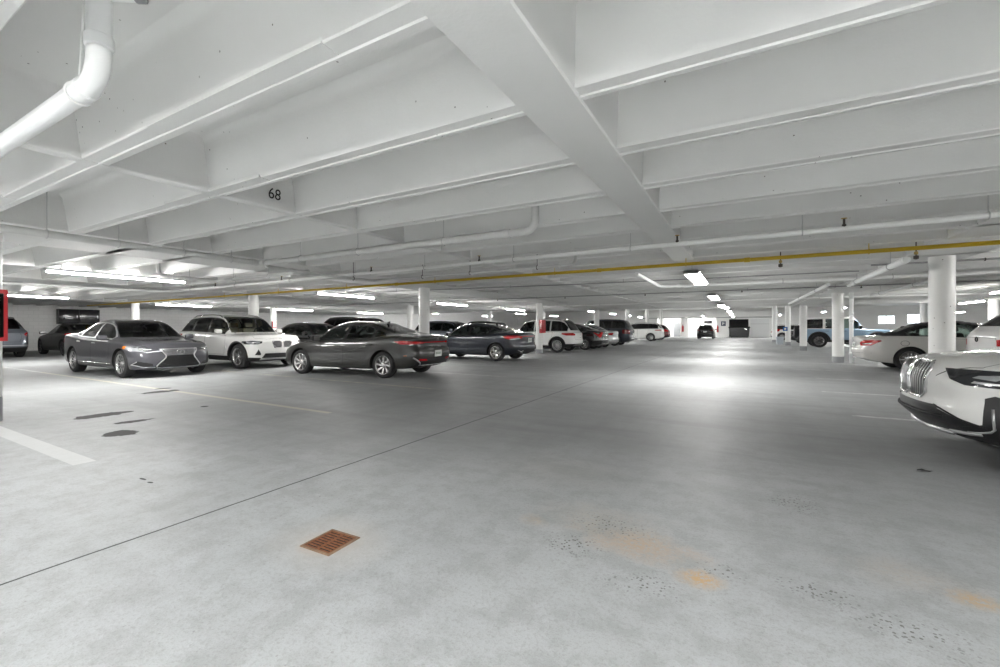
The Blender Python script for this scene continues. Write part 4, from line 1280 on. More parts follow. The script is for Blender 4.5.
def car_suv(label, spec, loc, head, clad=True, side=None, wind=None, splits=(2.5, 3.4), doors=(1.45, 2.5, 3.45), tail=None, front=None, wheel=('multi', None, 10), tan=False, rail=True, name='crossover', cat='car', trim=None, detail=True, fl=False):
    c = Car(name, spec, loc, head, label, cat)
    c.arches(M['blackmatte'] if clad else None, .05)
    L = spec['L']
    if clad: c.reg('sill_trim', M['blackmatte'], 'side', [(spec['fa']+.3,.1), (spec['ra']-.3,.1), (spec['ra']-.3,.36), (spec['fa']+.3,.36)], lambda p, n: abs(p.y) > .6, part=False, only=(0,))
    c.glasshouse(trim=trim or M['black'], m_side=side or [M['glass'], M['glass_dark'], M['glass_dark']], m_wind=wind or M['glass'], m_rear=M['glass_dark'], splits=splits)
    c.doors(doors, .38)
    if clad: c.reg('bumper_lip', M['blackmatte'], 'rear', [(-1,.1), (1,.1), (1,.44), (-1,.44)], lambda p, n: n.x < -.02, part=False, only=(0,))
    if tail: tail(c)
    if front: front(c)
    c.finish()
    c.handles((doors[1]-.2, doors[2]-.2), -.12); mirrors(c, spec['dlo'][0]+.10, .10)
    cabin(c, tan=tan, rows=(spec['cab'][0]+.95, spec['cab'][0]+1.8, spec['cab'][0]+2.5) if L > 4.85 else None)
    if rail:
        for sd in (1, -1):
            a = spec['ws'][1]+.15; e = spec['rw'][0]-.1; b = MB(); b.smooth = True
            b.tube([(L/2-t, sd*(c.wt(t)-.03), c.zt(t)-.05+(.045 if a+.05 < t < e-.05 else 0)) for t in (a, a+.12, (a+e)/2, e-.12, e)], .014, 8); b.build('roof_rail', M['black'] if rail is True else rail, c.root)
    wheels(c, wheel[0], wheel[1], .24, n=wheel[2])
    return c

def tail_std(lamp, hw=.62, z0=.62, z1=1.02, plz=.78, m=None):
    def f(c):
        hatch_tail_seam(c, hw, z0, z1)
        lamps(c, 'r', lamp, m or M['red_lamp'], off=.006)
    return f

car_lexus(); car_x3(); car_elantra(); car_forte()

# white crossover beyond the column with the extinguisher cabinet (tail to the aisle)
def glc_tail(c):
    hatch_tail_seam(c, .64, .66, 1.02)
    lamps(c, 'r', [(.46,.93), (.50,.86), (.95,.86), (1.16,.93), (1.12,.99), (.60,1.0)], M['red_lamp'], off=.006, label='slim red tail lamp')
    c.reg('bumper_trim', M['satin'], 'rear', [(-.6,.34), (.6,.34), (.55,.40), (-.55,.40)], lambda p, n: n.x < -.02, keep=True, off=.006)
sp = suv_spec(4.66, 1.89, 1.73, PAINT['white'], .85, 3.72, .365, hood=1.04, noseh=.80, cowl=1.30, roof0=2.1, roof1=3.85, belt=1.02, base=4.50, gap=.05, bend_r=.22)
c = car_suv('white crossover, tail to the aisle, just behind the column with the lettered red cabinet', sp, (-9.60, 21.50), math.pi, tail=glc_tail, wheel=('multi', M['satin'], 14), splits=(2.42, 3.32), trim=M['satin'])
plate(c, .74, False); ring_patch(c, 'emblem', M['chrome'], 0, .92, .04, .04, .007, front=False, out=.012); fin(c, 3.8)

# black fastback
def xj_tail(c):
    c.reg('trunk_lid', PAINT['black'], 'rear', [(-.60,.56), (.60,.56), (.64,1.0), (-.64,1.0)], lambda p, n: n.x < -.15, seam=.006, only=(0,))
    lamps(c, 'r', [(.46,1.0), (.58,.74), (.70,.70), (1.0,.96), (1.0,1.0), (.76,.90), (.62,1.02)], M['red_lamp'], off=.006, label='claw-shaped red tail lamp')
sp = sedan_spec(4.95, 1.90, 1.54, PAINT['black'], .90, 3.90, .35, hood=.97, deck=1.13, noseh=.68, cowl=1.3, roof0=2.2, roof1=3.3, base=4.45, gap=.05)
c = car_suv('black fastback with red tail lamps between the white crossover and a silver sedan', sp, (-9.20, 24.55), math.pi, clad=False, side=M['glass_dark'], tail=xj_tail, rail=False, name='sedan', wheel=('multi', M['alloy'], 10), doors=(1.45, 2.5, 3.55))
plate(c, .66, False); strip(c, 'chrome_strip', M['chrome'], [(-.5,.82), (.5,.82)], .01, front=False, out=.008); strip(c, 'bumper_trim', M['satin'], [(-.7,.40), (0,.34), (.7,.40)], .014, front=False, out=.008)
# silver car
sp = sedan_spec(4.80, 1.80, 1.52, PAINT['silver'], .90, 3.75, .34, hood=.97, deck=1.10, noseh=.68, cowl=1.25, roof0=2.1, roof1=3.2, base=4.2, gap=.05, bend_r=.26)
c = car_suv('silver sedan squeezed between the black fastback and the tall dark blue car', sp, (-9.20, 27.30), math.pi, clad=False, side=M['glass'], tail=tail_std([(.50,.95), (.60,.80), (1.05,.84), (1.10,.93)], hw=.6, z0=.6, z1=1.0), rail=False, name='sedan', wheel=('multi', M['alloy'], 7), splits=(2.45, 3.3))
plate(c, .70, False); strip(c, 'bumper_trim', M['chrome'], [(-.6,.42), (0,.38), (.6,.42)], .016, front=False, out=.008)
# tall dark blue
def rr_tail(c):
    hatch_tail_seam(c, .70, .66, 1.12)
    lamps(c, 'r', [(.54,.84), (.95,.84), (1.10,.88), (1.10,1.12), (.95,1.14), (.54,1.12)], M['dark_red_lamp'], off=.006, label='upright smoked red tail lamp')
    c.reg('pillar_trim', M['satin'], 'side', [(2.72,1.18), (2.86,1.18), (2.72,1.72), (2.62,1.72)], lambda p, n: abs(n.y) > .3 and abs(p.y) > .5, part=False)
sp = suv_spec(5.10, 2.02, 1.88, PAINT['navy'], .90, 3.95, .40, hood=1.15, noseh=.90, cowl=1.4, roof0=2.2, roof1=4.45, belt=1.18, base=4.98, gap=.05)
c = car_suv('tall dark blue car with a silver pillar, highest roof in the left row', sp, (-9.30, 31.60), math.pi, clad=False, side=[M['glass'], M['glass_dark'], M['glass_dark']], tail=rr_tail, splits=(2.75, 3.75), doors=(1.55, 2.75, 3.75), wheel=('multi', M['alloy'], 9))
plate(c, .82, False); strip(c, 'chrome_strip', M['chrome'], [(-.6,.50), (0,.50), (.6,.50)], .02, front=False, out=.01); 
# distant white
sp = suv_spec(4.90, 1.98, 1.78, PAINT['white'], .88, 3.82, .38, hood=1.10, noseh=.86, cowl=1.38, roof0=2.15, roof1=4.25, belt=1.15, base=4.78, gap=.05)
c = car_suv('distant white car with large pale wheels, parked before the dark red car', sp, (-9.05, 44.3), math.pi, clad=False, side=M['glass_dark'], tail=tail_std([(.6,1.02), (1.1,1.02), (1.2,1.06), (1.1,1.10), (.6,1.10)], hw=.68, z0=.62, z1=1.0), splits=(2.6, 3.6), doors=(1.5, 2.6, 3.6), wheel=('multi', M['alloy'], 10))
c.reg if False else None
# distant dark red
sp = suv_spec(4.65, 1.86, 1.66, PAINT['maroon'], .88, 3.60, .36, hood=1.05, noseh=.82, cowl=1.30, roof0=2.05, roof1=3.9, belt=1.06, base=4.5, gap=.05)
car_suv('dark red car at the far end of the left row', sp, (-9.0, 49.2), math.pi, tail=tail_std([(.5,.90), (1.1,.90), (1.15,1.10), (.95,1.14), (.6,1.04)], hw=.6, z0=.6, z1=1.0))
# black car facing away in the far opening
def far_tail(c):
    hatch_tail_seam(c, .66, .66, 1.04)
    lamps(c, 'r', [(.50,.98), (1.1,.98), (1.1,1.08), (.5,1.06)], M['dark_red_lamp'], off=.006)
sp = suv_spec(4.60, 1.86, 1.66, PAINT['black'], .88, 3.60, .36, hood=1.05, noseh=.82, cowl=1.30, roof0=2.05, roof1=3.9, belt=1.06, base=4.5, gap=.05)
xx, dd = x_at(705.5, 56.5)
c = car_suv('black hatchback seen squarely from behind at the far end of the aisle', sp, (xx, 58.0), math.pi/2, side=M['glass_dark'], tail=far_tail)
plate(c, .86, False, .34, .16); strip(c, 'chrome_strip', M['chrome'], [(-.45,.97), (0,.93), (.45,.97)], .012, front=False, out=.01)

# second row on the left, noses to the aisle --------------------------------
def simple_front(c):
    lamps(c, 'f', [(.50,.72), (.55,.66), (.98,.67), (1.12,.74), (1.0,.78)], M['lamp_clear'], off=.005)
    c.reg('grille', M['black'], 'front', [(-.42,.40), (.42,.40), (.46,.62), (-.46,.62)], lambda p, n: n.x > .1, keep=True, off=.003)
sp = sedan_spec(4.70, 1.84, 1.46, PAINT['black'], .92, 3.65, .34, hood=.98, deck=1.10, noseh=.70, cowl=1.22, roof0=2.1, roof1=3.2, base=4.12, gap=.05)
car_suv('black sedan facing the aisle, seen between the white crossover and the dark grey sedan', sp, (-14.85, 11.35), 0, clad=False, side=M['glass_light'], wind=M['glass_light'], front=simple_front, rail=False, name='sedan', splits=(2.42, 3.25))
sp = suv_spec(4.75, 1.90, 1.74, PAINT['black'], .9, 3.70, .37, belt=1.10, roof1=4.0, base=4.6)
car_suv('black crossover in the second row, its roof just showing over the dark grey sedan', sp, (-15.0, 14.1), 0, side=M['glass_dark'], front=simple_front)
sp = suv_spec(4.6, 1.86, 1.66, PAINT['bluegrey'], .9, 3.6, .36, belt=1.06, roof1=3.9, base=4.45)
car_suv('blue-grey crossover in the second row, hidden behind the dark grey sedan', sp, (-15.0, 21.0), 0, side=M['glass'], front=simple_front)
sp = suv_spec(4.6, 1.86, 1.68, PAINT['silver'], .9, 3.6, .36, belt=1.06, roof1=3.9, base=4.45)
car_suv('silver crossover in the gap between the dark grey and dark blue sedans', sp, (-17.8, 24.0), 0, side=M['glass_dark'], tail=tail_std([(.5,.95), (1.1,.95), (1.15,1.08), (.5,1.06)]), front=simple_front)
sp = suv_spec(4.7, 1.9, 1.72, PAINT['black'], .9, 3.65, .37, belt=1.10, roof1=4.0, base=4.55)
car_suv('black crossover, only its roof showing behind the dark blue sedan', sp, (-15.0, 25.9), 0, side=M['glass'], front=simple_front)

# far left against the block wall ------------------------------------------
def q_tail(c):
    hatch_tail_seam(c, .66, .66, 1.06)
    lamps(c, 'r', [(.58,.98), (.66,.90), (.98,.88), (1.15,.98), (1.05,1.04), (.72,1.06)], M['red_lamp'], off=.006, label='red tail lamp with pale centre')
    lamps(c, 'r', [(.64,.97), (.70,.92), (.92,.93), (.98,.98)], M['lamp_clear'], name='reverse_light', off=.010)
    lamps(c, 'r', [(.80,.62), (1.05,.62), (1.05,.67), (.80,.67)], M['red_lamp'], name='reflector')
    c.reg('bumper_trim', M['satin'], 'rear', [(-1,.50), (1,.50), (1,.535), (-1,.535)], lambda p, n: n.x < .1, keep=True, off=.008)
sp = suv_spec(4.75, 1.88, 1.72, PAINT['bluegrey'], .9, 3.70, .37, belt=1.10, roof1=3.95, base=4.58)
car_suv('blue-grey crossover seen from behind, beside the red cabinet at the left edge', sp, (-28.6, 5.35), math.pi, side=M['glass_dark'], tail=q_tail)
sp = sedan_spec(4.75, 1.84, 1.47, PAINT['matt'], .92, 3.75, .35, hood=.97, deck=1.10, noseh=.68, cowl=1.25, roof0=2.1, roof1=3.1, base=4.2, gap=.05)
c = car_suv('matt black sedan parked nose to the block wall, behind the silver-grey luxury sedan', sp, (-27.75, 8.15), math.pi, clad=False, side=M['glass_dark'], tail=tail_std([(.5,.88), (1.1,.88), (1.15,1.0), (.95,1.02), (.5,.96)], hw=.6, z0=.6, z1=1.0), rail=False, name='sedan', wheel=('multi', M['alloydark'], 10))

# ================================================================== RIGHT SIDE
def car_x1():
    L, W, H = 4.50, 1.845, 1.64
    sp = suv_spec(L, W, H, PAINT['white'], .86, 3.55, .37, hood=1.045, noseh=.90, cowl=1.32, roof0=2.10, roof1=3.8, belt=1.05, base=4.36, gap=.05, bend_f=.30, nst=80)
    sp['zt'] = [(0,.84), (.02,.915), (.06,.945), (.16,.965), (.6,1.005), (1.27,1.045), (1.35,1.075), (1.85,1.46), (2.10,1.575), (2.8,1.64), (3.8,1.60), (3.92,1.555), (4.34,1.15), (4.41,1.08), (4.47,1.03), (4.5,.97)]
    sp['zs'] = [(0,.70), (.05,.82), (.15,.87), (.5,.93), (1.32,.985), (2.1,1.04), (3.8,1.08), (4.31,1.08), (4.45,.99), (4.5,.92)]
    sp['nose'] = [(.22,.20), (.30,.10), (.42,.0), (.52,.0), (.60,.02), (.75,.015), (.88,.05), (.95,.09)]
    sp['bend_f'] = .34
    c = Car('crossover', sp, (1.47+L/2, 5.84), math.pi, 'white crossover with a big chrome twin grille, cut by the right photo edge', 'car')
    c.arches(M['black'], .045)
    c.reg('sill_trim', M['black'], 'side', [(1.2,.1), (3.25,.1), (3.25,.38), (1.2,.36)], lambda p, n: abs(p.y) > .6, part=False, only=(0,))
    c.glasshouse(trim=M['black'], m_side=[M['glass'], M['glass_dark'], M['glass_dark']], m_wind=M['glass'], splits=(2.45, 3.32))
    c.doors((1.42, 2.45, 3.4), .40)
    c.hood([(.02, .12), (.03, .40), (.30, .68), (1.28, .76), (1.33, .4), (1.345, 0)])
    # wrap-round lamp
    lamps(c, 'f', [(.43,.865), (.50,.775), (.62,.735), (.98,.72), (1.22,.755), (1.34,.83), (1.30,.875), (1.05,.868)], M['lamp_dark'], off=.004, label='large dark headlamp with grey inner blades')
    lamps(c, 'f', [(.66,.80), (.80,.785), (.90,.835), (1.05,.86), (.96,.862), (.84,.83), (.70,.82)], M['lamp_clear'], name='daytime_light', off=.008)
    lamps(c, 'f', [(.66,.758), (.92,.745), (.94,.757), (.68,.775)], M['satin'], name='lamp_blade', off=.008)
    lamps(c, 'f', [(1.00,.765), (1.16,.775), (1.20,.80), (1.02,.79)], M['satin'], name='lamp_blade', off=.008)
    for sd in (1, -1):
        c.reg('grille', M['black'], 'front', [(sd*.025,.58), (sd*.025,.87), (sd*.06,.91), (sd*.33,.90), (sd*.37,.84), (sd*.34,.62), (sd*.28,.57)], lambda p, n: n.x > .1, keep=True, off=.002)
    # lower dark intake reaching round the corner
    low = [(-.60,.30), (.60,.30), (.80,.36), (.74,.42), (.50,.50), (.46,.53), (-.46,.53), (-.50,.50), (-.74,.42), (-.80,.36)]
    c.reg('lower_intake', M['black'], 'front', low, lambda p, n: n.x > .02, keep=True, off=.004, label='deep black lower intake')
    for sg in (1, -1):
        c.reg('corner_blade', M['black'], 'oblf', [(.60,.30), (1.0,.30), (1.0,.60), (.80,.665), (.745,.64), (.735,.42), (.60,.38)], lambda p, n, sg=sg: p.y*sg > .1, th=45, sg=sg, keep=True, off=.005)
    c.reg('bumper_lip', M['blackmatte'], 'front', [(-1,.15), (1,.15), (1,.31), (-1,.31)], lambda p, n: n.x > -.3 and p.x > L/2-.7, part=False, only=(0,))
    c.finish()
    kidney(c, .195, .74, .34, .34, .035, 6, M['chrome'], M['satin'], out=.009, fr=.013)
    # chrome apron edge under the intake
    strip(c, 'apron_edge', M['satin'], [(-.52,.30), (0,.285), (.52,.30)], .022, out=.008)
    for sd in (1, -1):
        strip(c, 'apron_blade', M['satin'], [(sd*.50,.315), (sd*.62,.325), (sd*.72,.335)], .018, out=.006, sub=10)
        strip(c, 'intake_edge', M['black'], [(sd*.46,.53), (sd*.60,.48), (sd*.78,.40)], .008, out=.004, sub=8)
    V = []
    for sg in (1, -1):
        b = MB(); b.smooth = True; P = []
        d_ = Vector((math.cos(math.pi/4), sg*math.sin(math.pi/4), 0)); e_ = Vector((-math.sin(math.pi/4), sg*math.cos(math.pi/4), 0))
        for (u, z) in ((.62,.335), (.70,.345), (.775,.365), (.80,.39), (.80,.46), (.795,.56)):
            hit = c.bvh.ray_cast(Vector((L/2, 0, z))+e_*u+d_*3, -d_)
            if hit[0] is not None: P.append(hit[0]+d_*.012)
        b.tube(P, .010, 6); b.build('corner_trim', M['satin'], c.root)
    strip(c, 'intake_bar', M['blackmatte'], [(-.55,.44), (0,.44), (.55,.44)], .016, out=.01)
    plate_b = MB()
    ring_patch(c, 'emblem', M['chrome'], 0, .93, .04, .04, .006, out=.008)
    c.handles((2.25, 3.2), -.12); mirrors(c, 1.66, .10, M['black']); cabin(c)
    wheels(c, 'five_twin', M['alloydark'], .245)
    return c
car_x1()

def car_cabrio():
    L, W, H = 4.70, 1.79, 1.44
    sp = sedan_spec(L, W, H, PAINT['pearl'], .80, 3.56, .335, hood=.95, deck=1.02, noseh=.66, cowl=1.45, roof0=2.2, roof1=3.1, base=4.02, gap=.045, bend_r=.24)
    sp['zs'] = [(0,.60), (.15,.69), (.5,.77), (1.45,.90), (2.2,.93), (3.1,.96), (3.9,.97), (4.5,.93), (L,.84)]
    sp['dlo'] = (1.66, 3.62)
    sp['tail'] = [(.25,.12), (.40,.03), (.52,0), (.60,.0), (.70,.05), (.85,.05), (.95,.03), (1.05,.03)]
    c = Car('convertible', sp, (5.36, 17.15), 0, 'pearl white convertible with a black soft top, tail to the aisle beside the downpipe', 'car')
    c.arches()
    T = np.linspace(2.12, 4.12, 12)
    c.reg('soft_top', M['softtop'], 'side', [(2.12,1.6)]+[(t, c.zs(t)+.035) for t in T]+[(4.12,1.6)], lambda p, n: True, label='black canvas folding roof')
    c.glasshouse(trim=None, m_side=M['glass_light'], m_wind=M['glass'], splits=(3.0,), rearglass=False, top=.02)
    c.reg('rear_window', M['glass_dark'], 'rear', [(-.42,1.12), (.42,1.12), (.36,1.30), (-.36,1.30)], lambda p, n: n.x < -.1 and n.z > 0, keep=False)
    c.doors((1.50, 3.0), .30)
    c.reg('trunk_lid', PAINT['pearl'], 'rear', [(-.58,.62), (.58,.62), (.62,.96), (-.62,.96)], lambda p, n: n.x < -.15, seam=.006, only=(0,))
    lamps(c, 'r', [(.40,.80), (.44,.70), (.76,.72), (.98,.855), (.95,.88), (.56,.875)], M['red_lamp'], off=.006, label='long pointed red tail lamp with a pale band')
    lamps(c, 'r', [(.50,.775), (.54,.745), (.72,.76), (.82,.80)], M['lamp_clear'], name='reverse_light', off=.010)
    lamps(c, 'f', [(.50,.70), (.60,.64), (1.0,.66), (1.1,.74), (.9,.77)], M['lamp_clear'])
    for r0 in (.075, .068):
        c.reg('fuel_flap', PAINT['pearl'] if r0 < .07 else M['seam'], 'side', [(L-1.02+r0*1.3*math.cos(a), .80+r0*math.sin(a)) for a in np.linspace(0, 2*math.pi, 13)[:-1]], lambda p, n: p.y < -.5, part=False)
    c.finish()
    plate(c, .72, False, .34, .17); strip(c, 'bumper_crease', M['seam'], [(-.8,.50), (0,.49), (.8,.50)], .004, front=False, out=.0)
    strip(c, 'bumper_chrome', M['satin'], [(-.7,.36), (0,.34), (.7,.36)], .01, front=False, out=.006)
    c.handles((2.75,), -.12); mirrors(c, 1.8, .08); cabin(c)
    wheels(c, 'multi', M['alloy'], .24, n=14)
car_cabrio()

def w_tail(c):
    hatch_tail_seam(c, .66, .66, 1.04)
    lamps(c, 'r', [(.50,.88), (1.1,.88), (1.15,.98), (.95,1.04), (.50,1.0)], M['red_lamp'], off=.006)
sp = suv_spec(4.65, 1.87, 1.76, PAINT['white'], .88, 3.62, .365, belt=1.16, roof1=3.7, base=4.50, gap=.05)
c = car_suv('white car seen from behind above the bonnet of the near white crossover', sp, (6.45, 12.35), 0, side=M['glass_dark'], tail=w_tail)
plate(c, .72, False); fin(c, 3.6)
ring_patch(c, 'emblem', M['black'], 0, 1.0, .045, .045, .010, front=False, out=.012)

def car_bronco():
    L, W, H = 4.70, 1.93, 1.93
    w = W/2
    sp = dict(L=L, W=W, H=H, paint=PAINT['lightblue'], fa=.80, ra=3.72, r=.43, gap=.07, rc=.05, crown=.01,
      zt=[(0,1.02), (.04,1.10), (.12,1.14), (1.35,1.20), (1.42,1.23), (1.85,1.84), (1.98,1.90), (2.2,1.93), (4.3,1.90), (4.45,1.86), (4.54,1.80), (4.66,1.22), (L,1.14)],
      zs=[(0,.98), (.1,1.08), (1.4,1.16), (1.9,1.18), (4.6,1.18), (L,1.10)],
      w=[(0,w*.86), (.05,w*.90), (.2,w*.93), (4.5,w*.93), (4.66,w*.92), (L,w*.88)],
      wt=[(0,w*.76), (.2,w*.80), (1.4,w*.82), (1.9,w*.78), (4.5,w*.78), (4.66,w*.84), (L,w*.80)],
      zb=[(0,.48), (.2,.42), (4.3,.42), (L,.50)], bend_f=.06, bend_r=.05, nose=[(.4,.06), (.6,0), (1.1,0)], tail=[(.4,.05), (.6,0), (2,0)],
      dlo=(1.72, 4.42), ws=(1.42, 1.90), rw=(4.50, 4.66), cab=(1.44, 4.4), pillar=.07, plan=.03)
    c = Car('off_roader', sp, (3.35+L/2, 35.15), 0, 'pale blue boxy off-roader with a rear spare wheel, behind the right-hand columns', 'car')
    c.reg('hard_top', M['pipe_grey'], 'side', [(2.62,1.195), (5,1.195), (5,2.2), (2.62,2.2)], lambda p, n: p.z > 1.19, keep=False, label='grey moulded hardtop')
    c.reg('hard_top', M['pipe_grey'], 'side', [(1.9,1.82), (2.62,1.80), (2.62,2.2), (1.9,2.2)], lambda p, n: p.z > 1.19, keep=False)
    c.arches(M['blackmatte'], .10)
    c.glasshouse(trim=None, m_side=[M['glass_light'], M['glass'], M['glass_dark']], m_wind=M['glass_light'], splits=(2.58, 3.45), top=.05, bot=.03)
    c.doors((1.55, 2.58, 3.45), .50)
    lamps(c, 'r', [(.55,.80), (.80,.80), (.80,1.10), (.55,1.10)], M['red_lamp'], off=.006)
    c.reg('sill_trim', M['blackmatte'], 'side', [(1.3,.3), (3.2,.3), (3.2,.52), (1.3,.52)], lambda p, n: abs(p.y) > .6, part=False, only=(0,))
    c.finish()
    c.handles((2.42, 3.3), -.12, M['black']); mirrors(c, 1.66, .13, M['black'], (.14, .22, .22)); cabin(c, rows=(2.4, 3.3))
    # flares standing proud
    for ax in ('fa', 'ra'):
        for sd in (1, -1):
            b = MB(); R0, R1 = .50, .60; t0 = sp[ax]; pts = []
            for k in range(17):
                a = math.radians(-8+196*k/16); pts.append((a,))
            vs = []; fs = []
            for k in range(17):
                a = math.radians(-8+196*k/16)
                for (R, y) in ((R0, w*.90), (R0, w*1.0), (R1*.985, w*1.0), (R1*1.02, w*.92)):
                    vs.append((L/2-t0-R*math.cos(a), sd*y, .43+R*math.sin(a)*.96))
            for k in range(16):
                for q in range(3): fs.append((k*4+q, k*4+q+1, k*4+q+5, k*4+q+4))
            b.add(vs, fs); b.smooth = True; b.build('fender_flare', M['blackmatte'], c.root, auto=50)
    wheels(c, 'multi', M['alloydark'], .27, n=6)
    for x in (sp['fa'], sp['ra']):
        for sd in (1, -1):
            b = MB(); b.smooth = True; b.tube([(L/2-x+.225*math.cos(k*math.pi/12), sd*(W/2-.02), .43+.225*math.sin(k*math.pi/12)) for k in range(25)], .016, 6, cap=False); b.build('rim_ring', M['alloy'], c.root)
    # spare
    t = MB(); t.smooth = True; R90 = Matrix.Rotation(-math.pi/2, 4, 'Y')
    t.lathe([(.20,-.12), (.38,-.13), (.42,-.09), (.43,0), (.42,.09), (.38,.13), (.20,.12)], 36, R90, cap=True)
    o = t.build('spare_wheel', M['rubber'], c.root, (-L/2-.15, 0, 1.0), auto=45)
    t = MB(); t.lathe([(.25,.12), (.25,.135), (.05,.14)], 30, R90); t.build('spare_rim', M['alloydark'], o, auto=40)
    rbox('rear_bumper', M['blackmatte'], c.root, -L/2-.03, 0, .58, .16, 1.7, .18, .03)
    rbox('front_bumper', M['blackmatte'], c.root, L/2+.05, 0, .58, .2, 1.7, .2, .03)
car_bronco()

sp = suv_spec(4.60, 1.86, 1.64, PAINT['white'], .88, 3.60, .36, belt=1.06, roof1=3.9, base=4.45)
car_suv('distant white hatchback with bright red tail lamps, half hidden by far columns', sp, (4.85, 53.0), 0, side=M['glass_dark'], tail=tail_std([(.40,.86), (.50,.80), (1.15,.92), (1.25,1.16), (.95,1.12), (.85,1.0)], hw=.6, z0=.6, z1=1.0))
sp = sedan_spec(4.75, 1.84, 1.47, PAINT['black'], .92, 3.75, .35)
car_suv('black sedan deep in the right bay, seen between the far columns', sp, (5.6, 42.6), 0, clad=False, side=M['glass_dark'], rail=False, name='sedan')

# ================================================================== LAMPS
lamp0 = None
def strip_lamp(x, y, label, group, z=None, along='y', L=2.44, w=.10, double=False):
    """bare fluorescent batten hung just below the ribs"""
    z = (RIBZ-.09) if z is None else z
    o = empty('strip_light', (x, y, z), 0 if along == 'y' else math.pi/2, label, 'ceiling light', group)
    e = w/2+.03; b = MB(); b.prism([(-e, 0), (e, 0), (w/2*.75, .05), (-w/2*.75, .05)], -L/2, L/2, 'y'); b.build('lamp_housing', M['housing'], o)
    b = MB(); b.smooth = True
    P = [(w/2*.95*math.cos(a), -.001+min(.036, w*.5)*math.sin(a)) for a in np.linspace(math.pi, 2*math.pi, 9)]
    b.prism(P, -L/2+.03, L/2-.03, 'y'); b.build('lamp_diffuser', M['lampwide'] if w > .25 else M['lampglow'], o, auto=60)
    for sy in (-1, 1):
        b = MB(); b.box(-w/2-.003, w/2+.003, sy*L/2-.03*(sy > 0), sy*L/2+.03*(sy < 0), -.038, .052); b.build('end_cap', M['housing'], o)
    top = SLABZ if z > RIBZ-.3 else HIGHZ
    zt = RIBZ-.004 if y < YEND else HIGHZ
    for sy in (-.8, .8):
        yy = sy*L/2
        # hang from the nearest rib or the slab
        rod_top = SLABZ-z if y < YEND else HIGHZ-z
        b = MB(); b.smooth = True; b.tube([(0, yy, .04), (0, yy, rod_top)], .006, 6); b.build('hanging_rod', M['steel'], o)
    return o
ordn = ['nearest', 'second', 'third', 'fourth', 'fifth', 'sixth', 'seventh', 'eighth']
for i, y in enumerate([11.0, 17.9, 24.6]):
    strip_lamp(-.92, y, ['wide glowing light over the aisle, just past the yellow pipe', 'second glowing light over the aisle beyond the yellow pipe', 'third glowing light over the aisle beyond the yellow pipe'][i], 'lights over the aisle', w=.30, z=RIBZ-.10, L=2.6)
for i, y in enumerate([32.5, 40.0, 48.0, 57.0]):
    strip_lamp(-.92, y, 'small distant glowing light at the far end of the aisle row', 'distant lights over the aisle', w=.30, z=2.62, L=2.6)
for i, y in enumerate([4.2, 10.35, 16.5, 22.9]):
    strip_lamp(-11.8, y, ['long bright tube light above the silver-grey luxury sedan', 'tube light above the gap between the white crossover and the dark grey sedan', 'tube light seen over the roof of the dark grey sedan', 'distant tube light seen over the dark blue sedan'][i], 'tube lights over the left bays', z=RIBZ-.13)
for i, y in enumerate([4.9, 10.9, 16.9, 23.0]):
    strip_lamp(-21.6 if i == 0 else -23.8, y, ['tube light low in the far left background above the blue-grey crossover', 'tube light above the roof of the white front-facing crossover', 'tube light right of the column behind the white front-facing crossover', 'small distant tube light between the left background columns'][i], 'tube lights deep in the left bays', z=RIBZ-.13)
for i, (x, y) in enumerate([(-11.8, 31.5), (-11.8, 38), (-11.8, 45), (-11.8, 52), (-20, 32), (-20, 40), (-20, 49), (-27, 34), (-27, 45), (-12, 60)]):
    strip_lamp(x, y, 'small bright tube light far away above the left-hand car roofs', 'distant tube lights in the left background', z=2.75, w=.17)
for i, (x, y) in enumerate([(6.9, 18.3), (8.6, 26.0), (13.5, 20.0), (7.0, 9.75)]):
    strip_lamp(x, y, ['bright tube light right of the thick near column', 'fainter tube light below and right of the thick near column', 'tube light in the right background at the photo edge', 'tube light above the white car at the right edge'][i], 'tube lights over the right bays', z=RIBZ-.13)
for i, (x, y) in enumerate([(7, 35), (7, 43), (7, 52), (15, 36), (15, 50), (4, 61), (-4.5, 62), (19, 60)]):
    strip_lamp(x, y, 'small bright tube light far away behind the right-hand columns', 'distant tube lights in the right background', z=2.85, w=.17)
# the same rows carry on behind the photographer
for i, (x, y) in enumerate(BEHIND):
    strip_lamp(x, y, 'tube light of the rows behind the viewpoint, out of the photo', 'tube lights behind the viewpoint', z=RIBZ-.13, w=.14)
# lights of the white bay and the roller door zone
for x, y in [((o_bay[0]+o_bay[1])/2, YFAR+1.7), ((o_open[0]+o_open[1])/2, YFAR+1.7)]:
    strip_lamp(x, y, 'tube light inside the white bay at the far end', 'tube lights inside the far bay', z=2.9)

def ordinal_labels(group, what):
    L = [o for o in bpy.data.objects if o.get('group') == group and o.parent is None]
    def px(o):
        x, y, z = o.location; d = -math.sin(YAW)*x+math.cos(YAW)*y; return (math.cos(YAW)*x+math.sin(YAW)*y)/d
    names = ['leftmost', 'second from left', 'third from left', 'fourth from left', 'fifth from left', 'sixth from left', 'seventh from left', 'eighth from left', 'ninth from left', 'rightmost']
    L.sort(key=px)
    for i, o in enumerate(L): o['label'] = what+', '+(names[i] if i < len(L)-1 else 'rightmost')+' of its group'
ordinal_labels('distant tube lights in the left background', 'small far tube light above the left car roofs')
ordinal_labels('distant tube lights in the right background', 'small far tube light behind the right columns')
for i, o in enumerate(sorted([o for o in bpy.data.objects if o.get('group') == 'distant lights over the aisle'], key=lambda o: o.location.y)):
    o['label'] = 'small distant aisle light near the far end, '+['closest', 'second closest', 'third closest', 'furthest'][i]+' of the four'
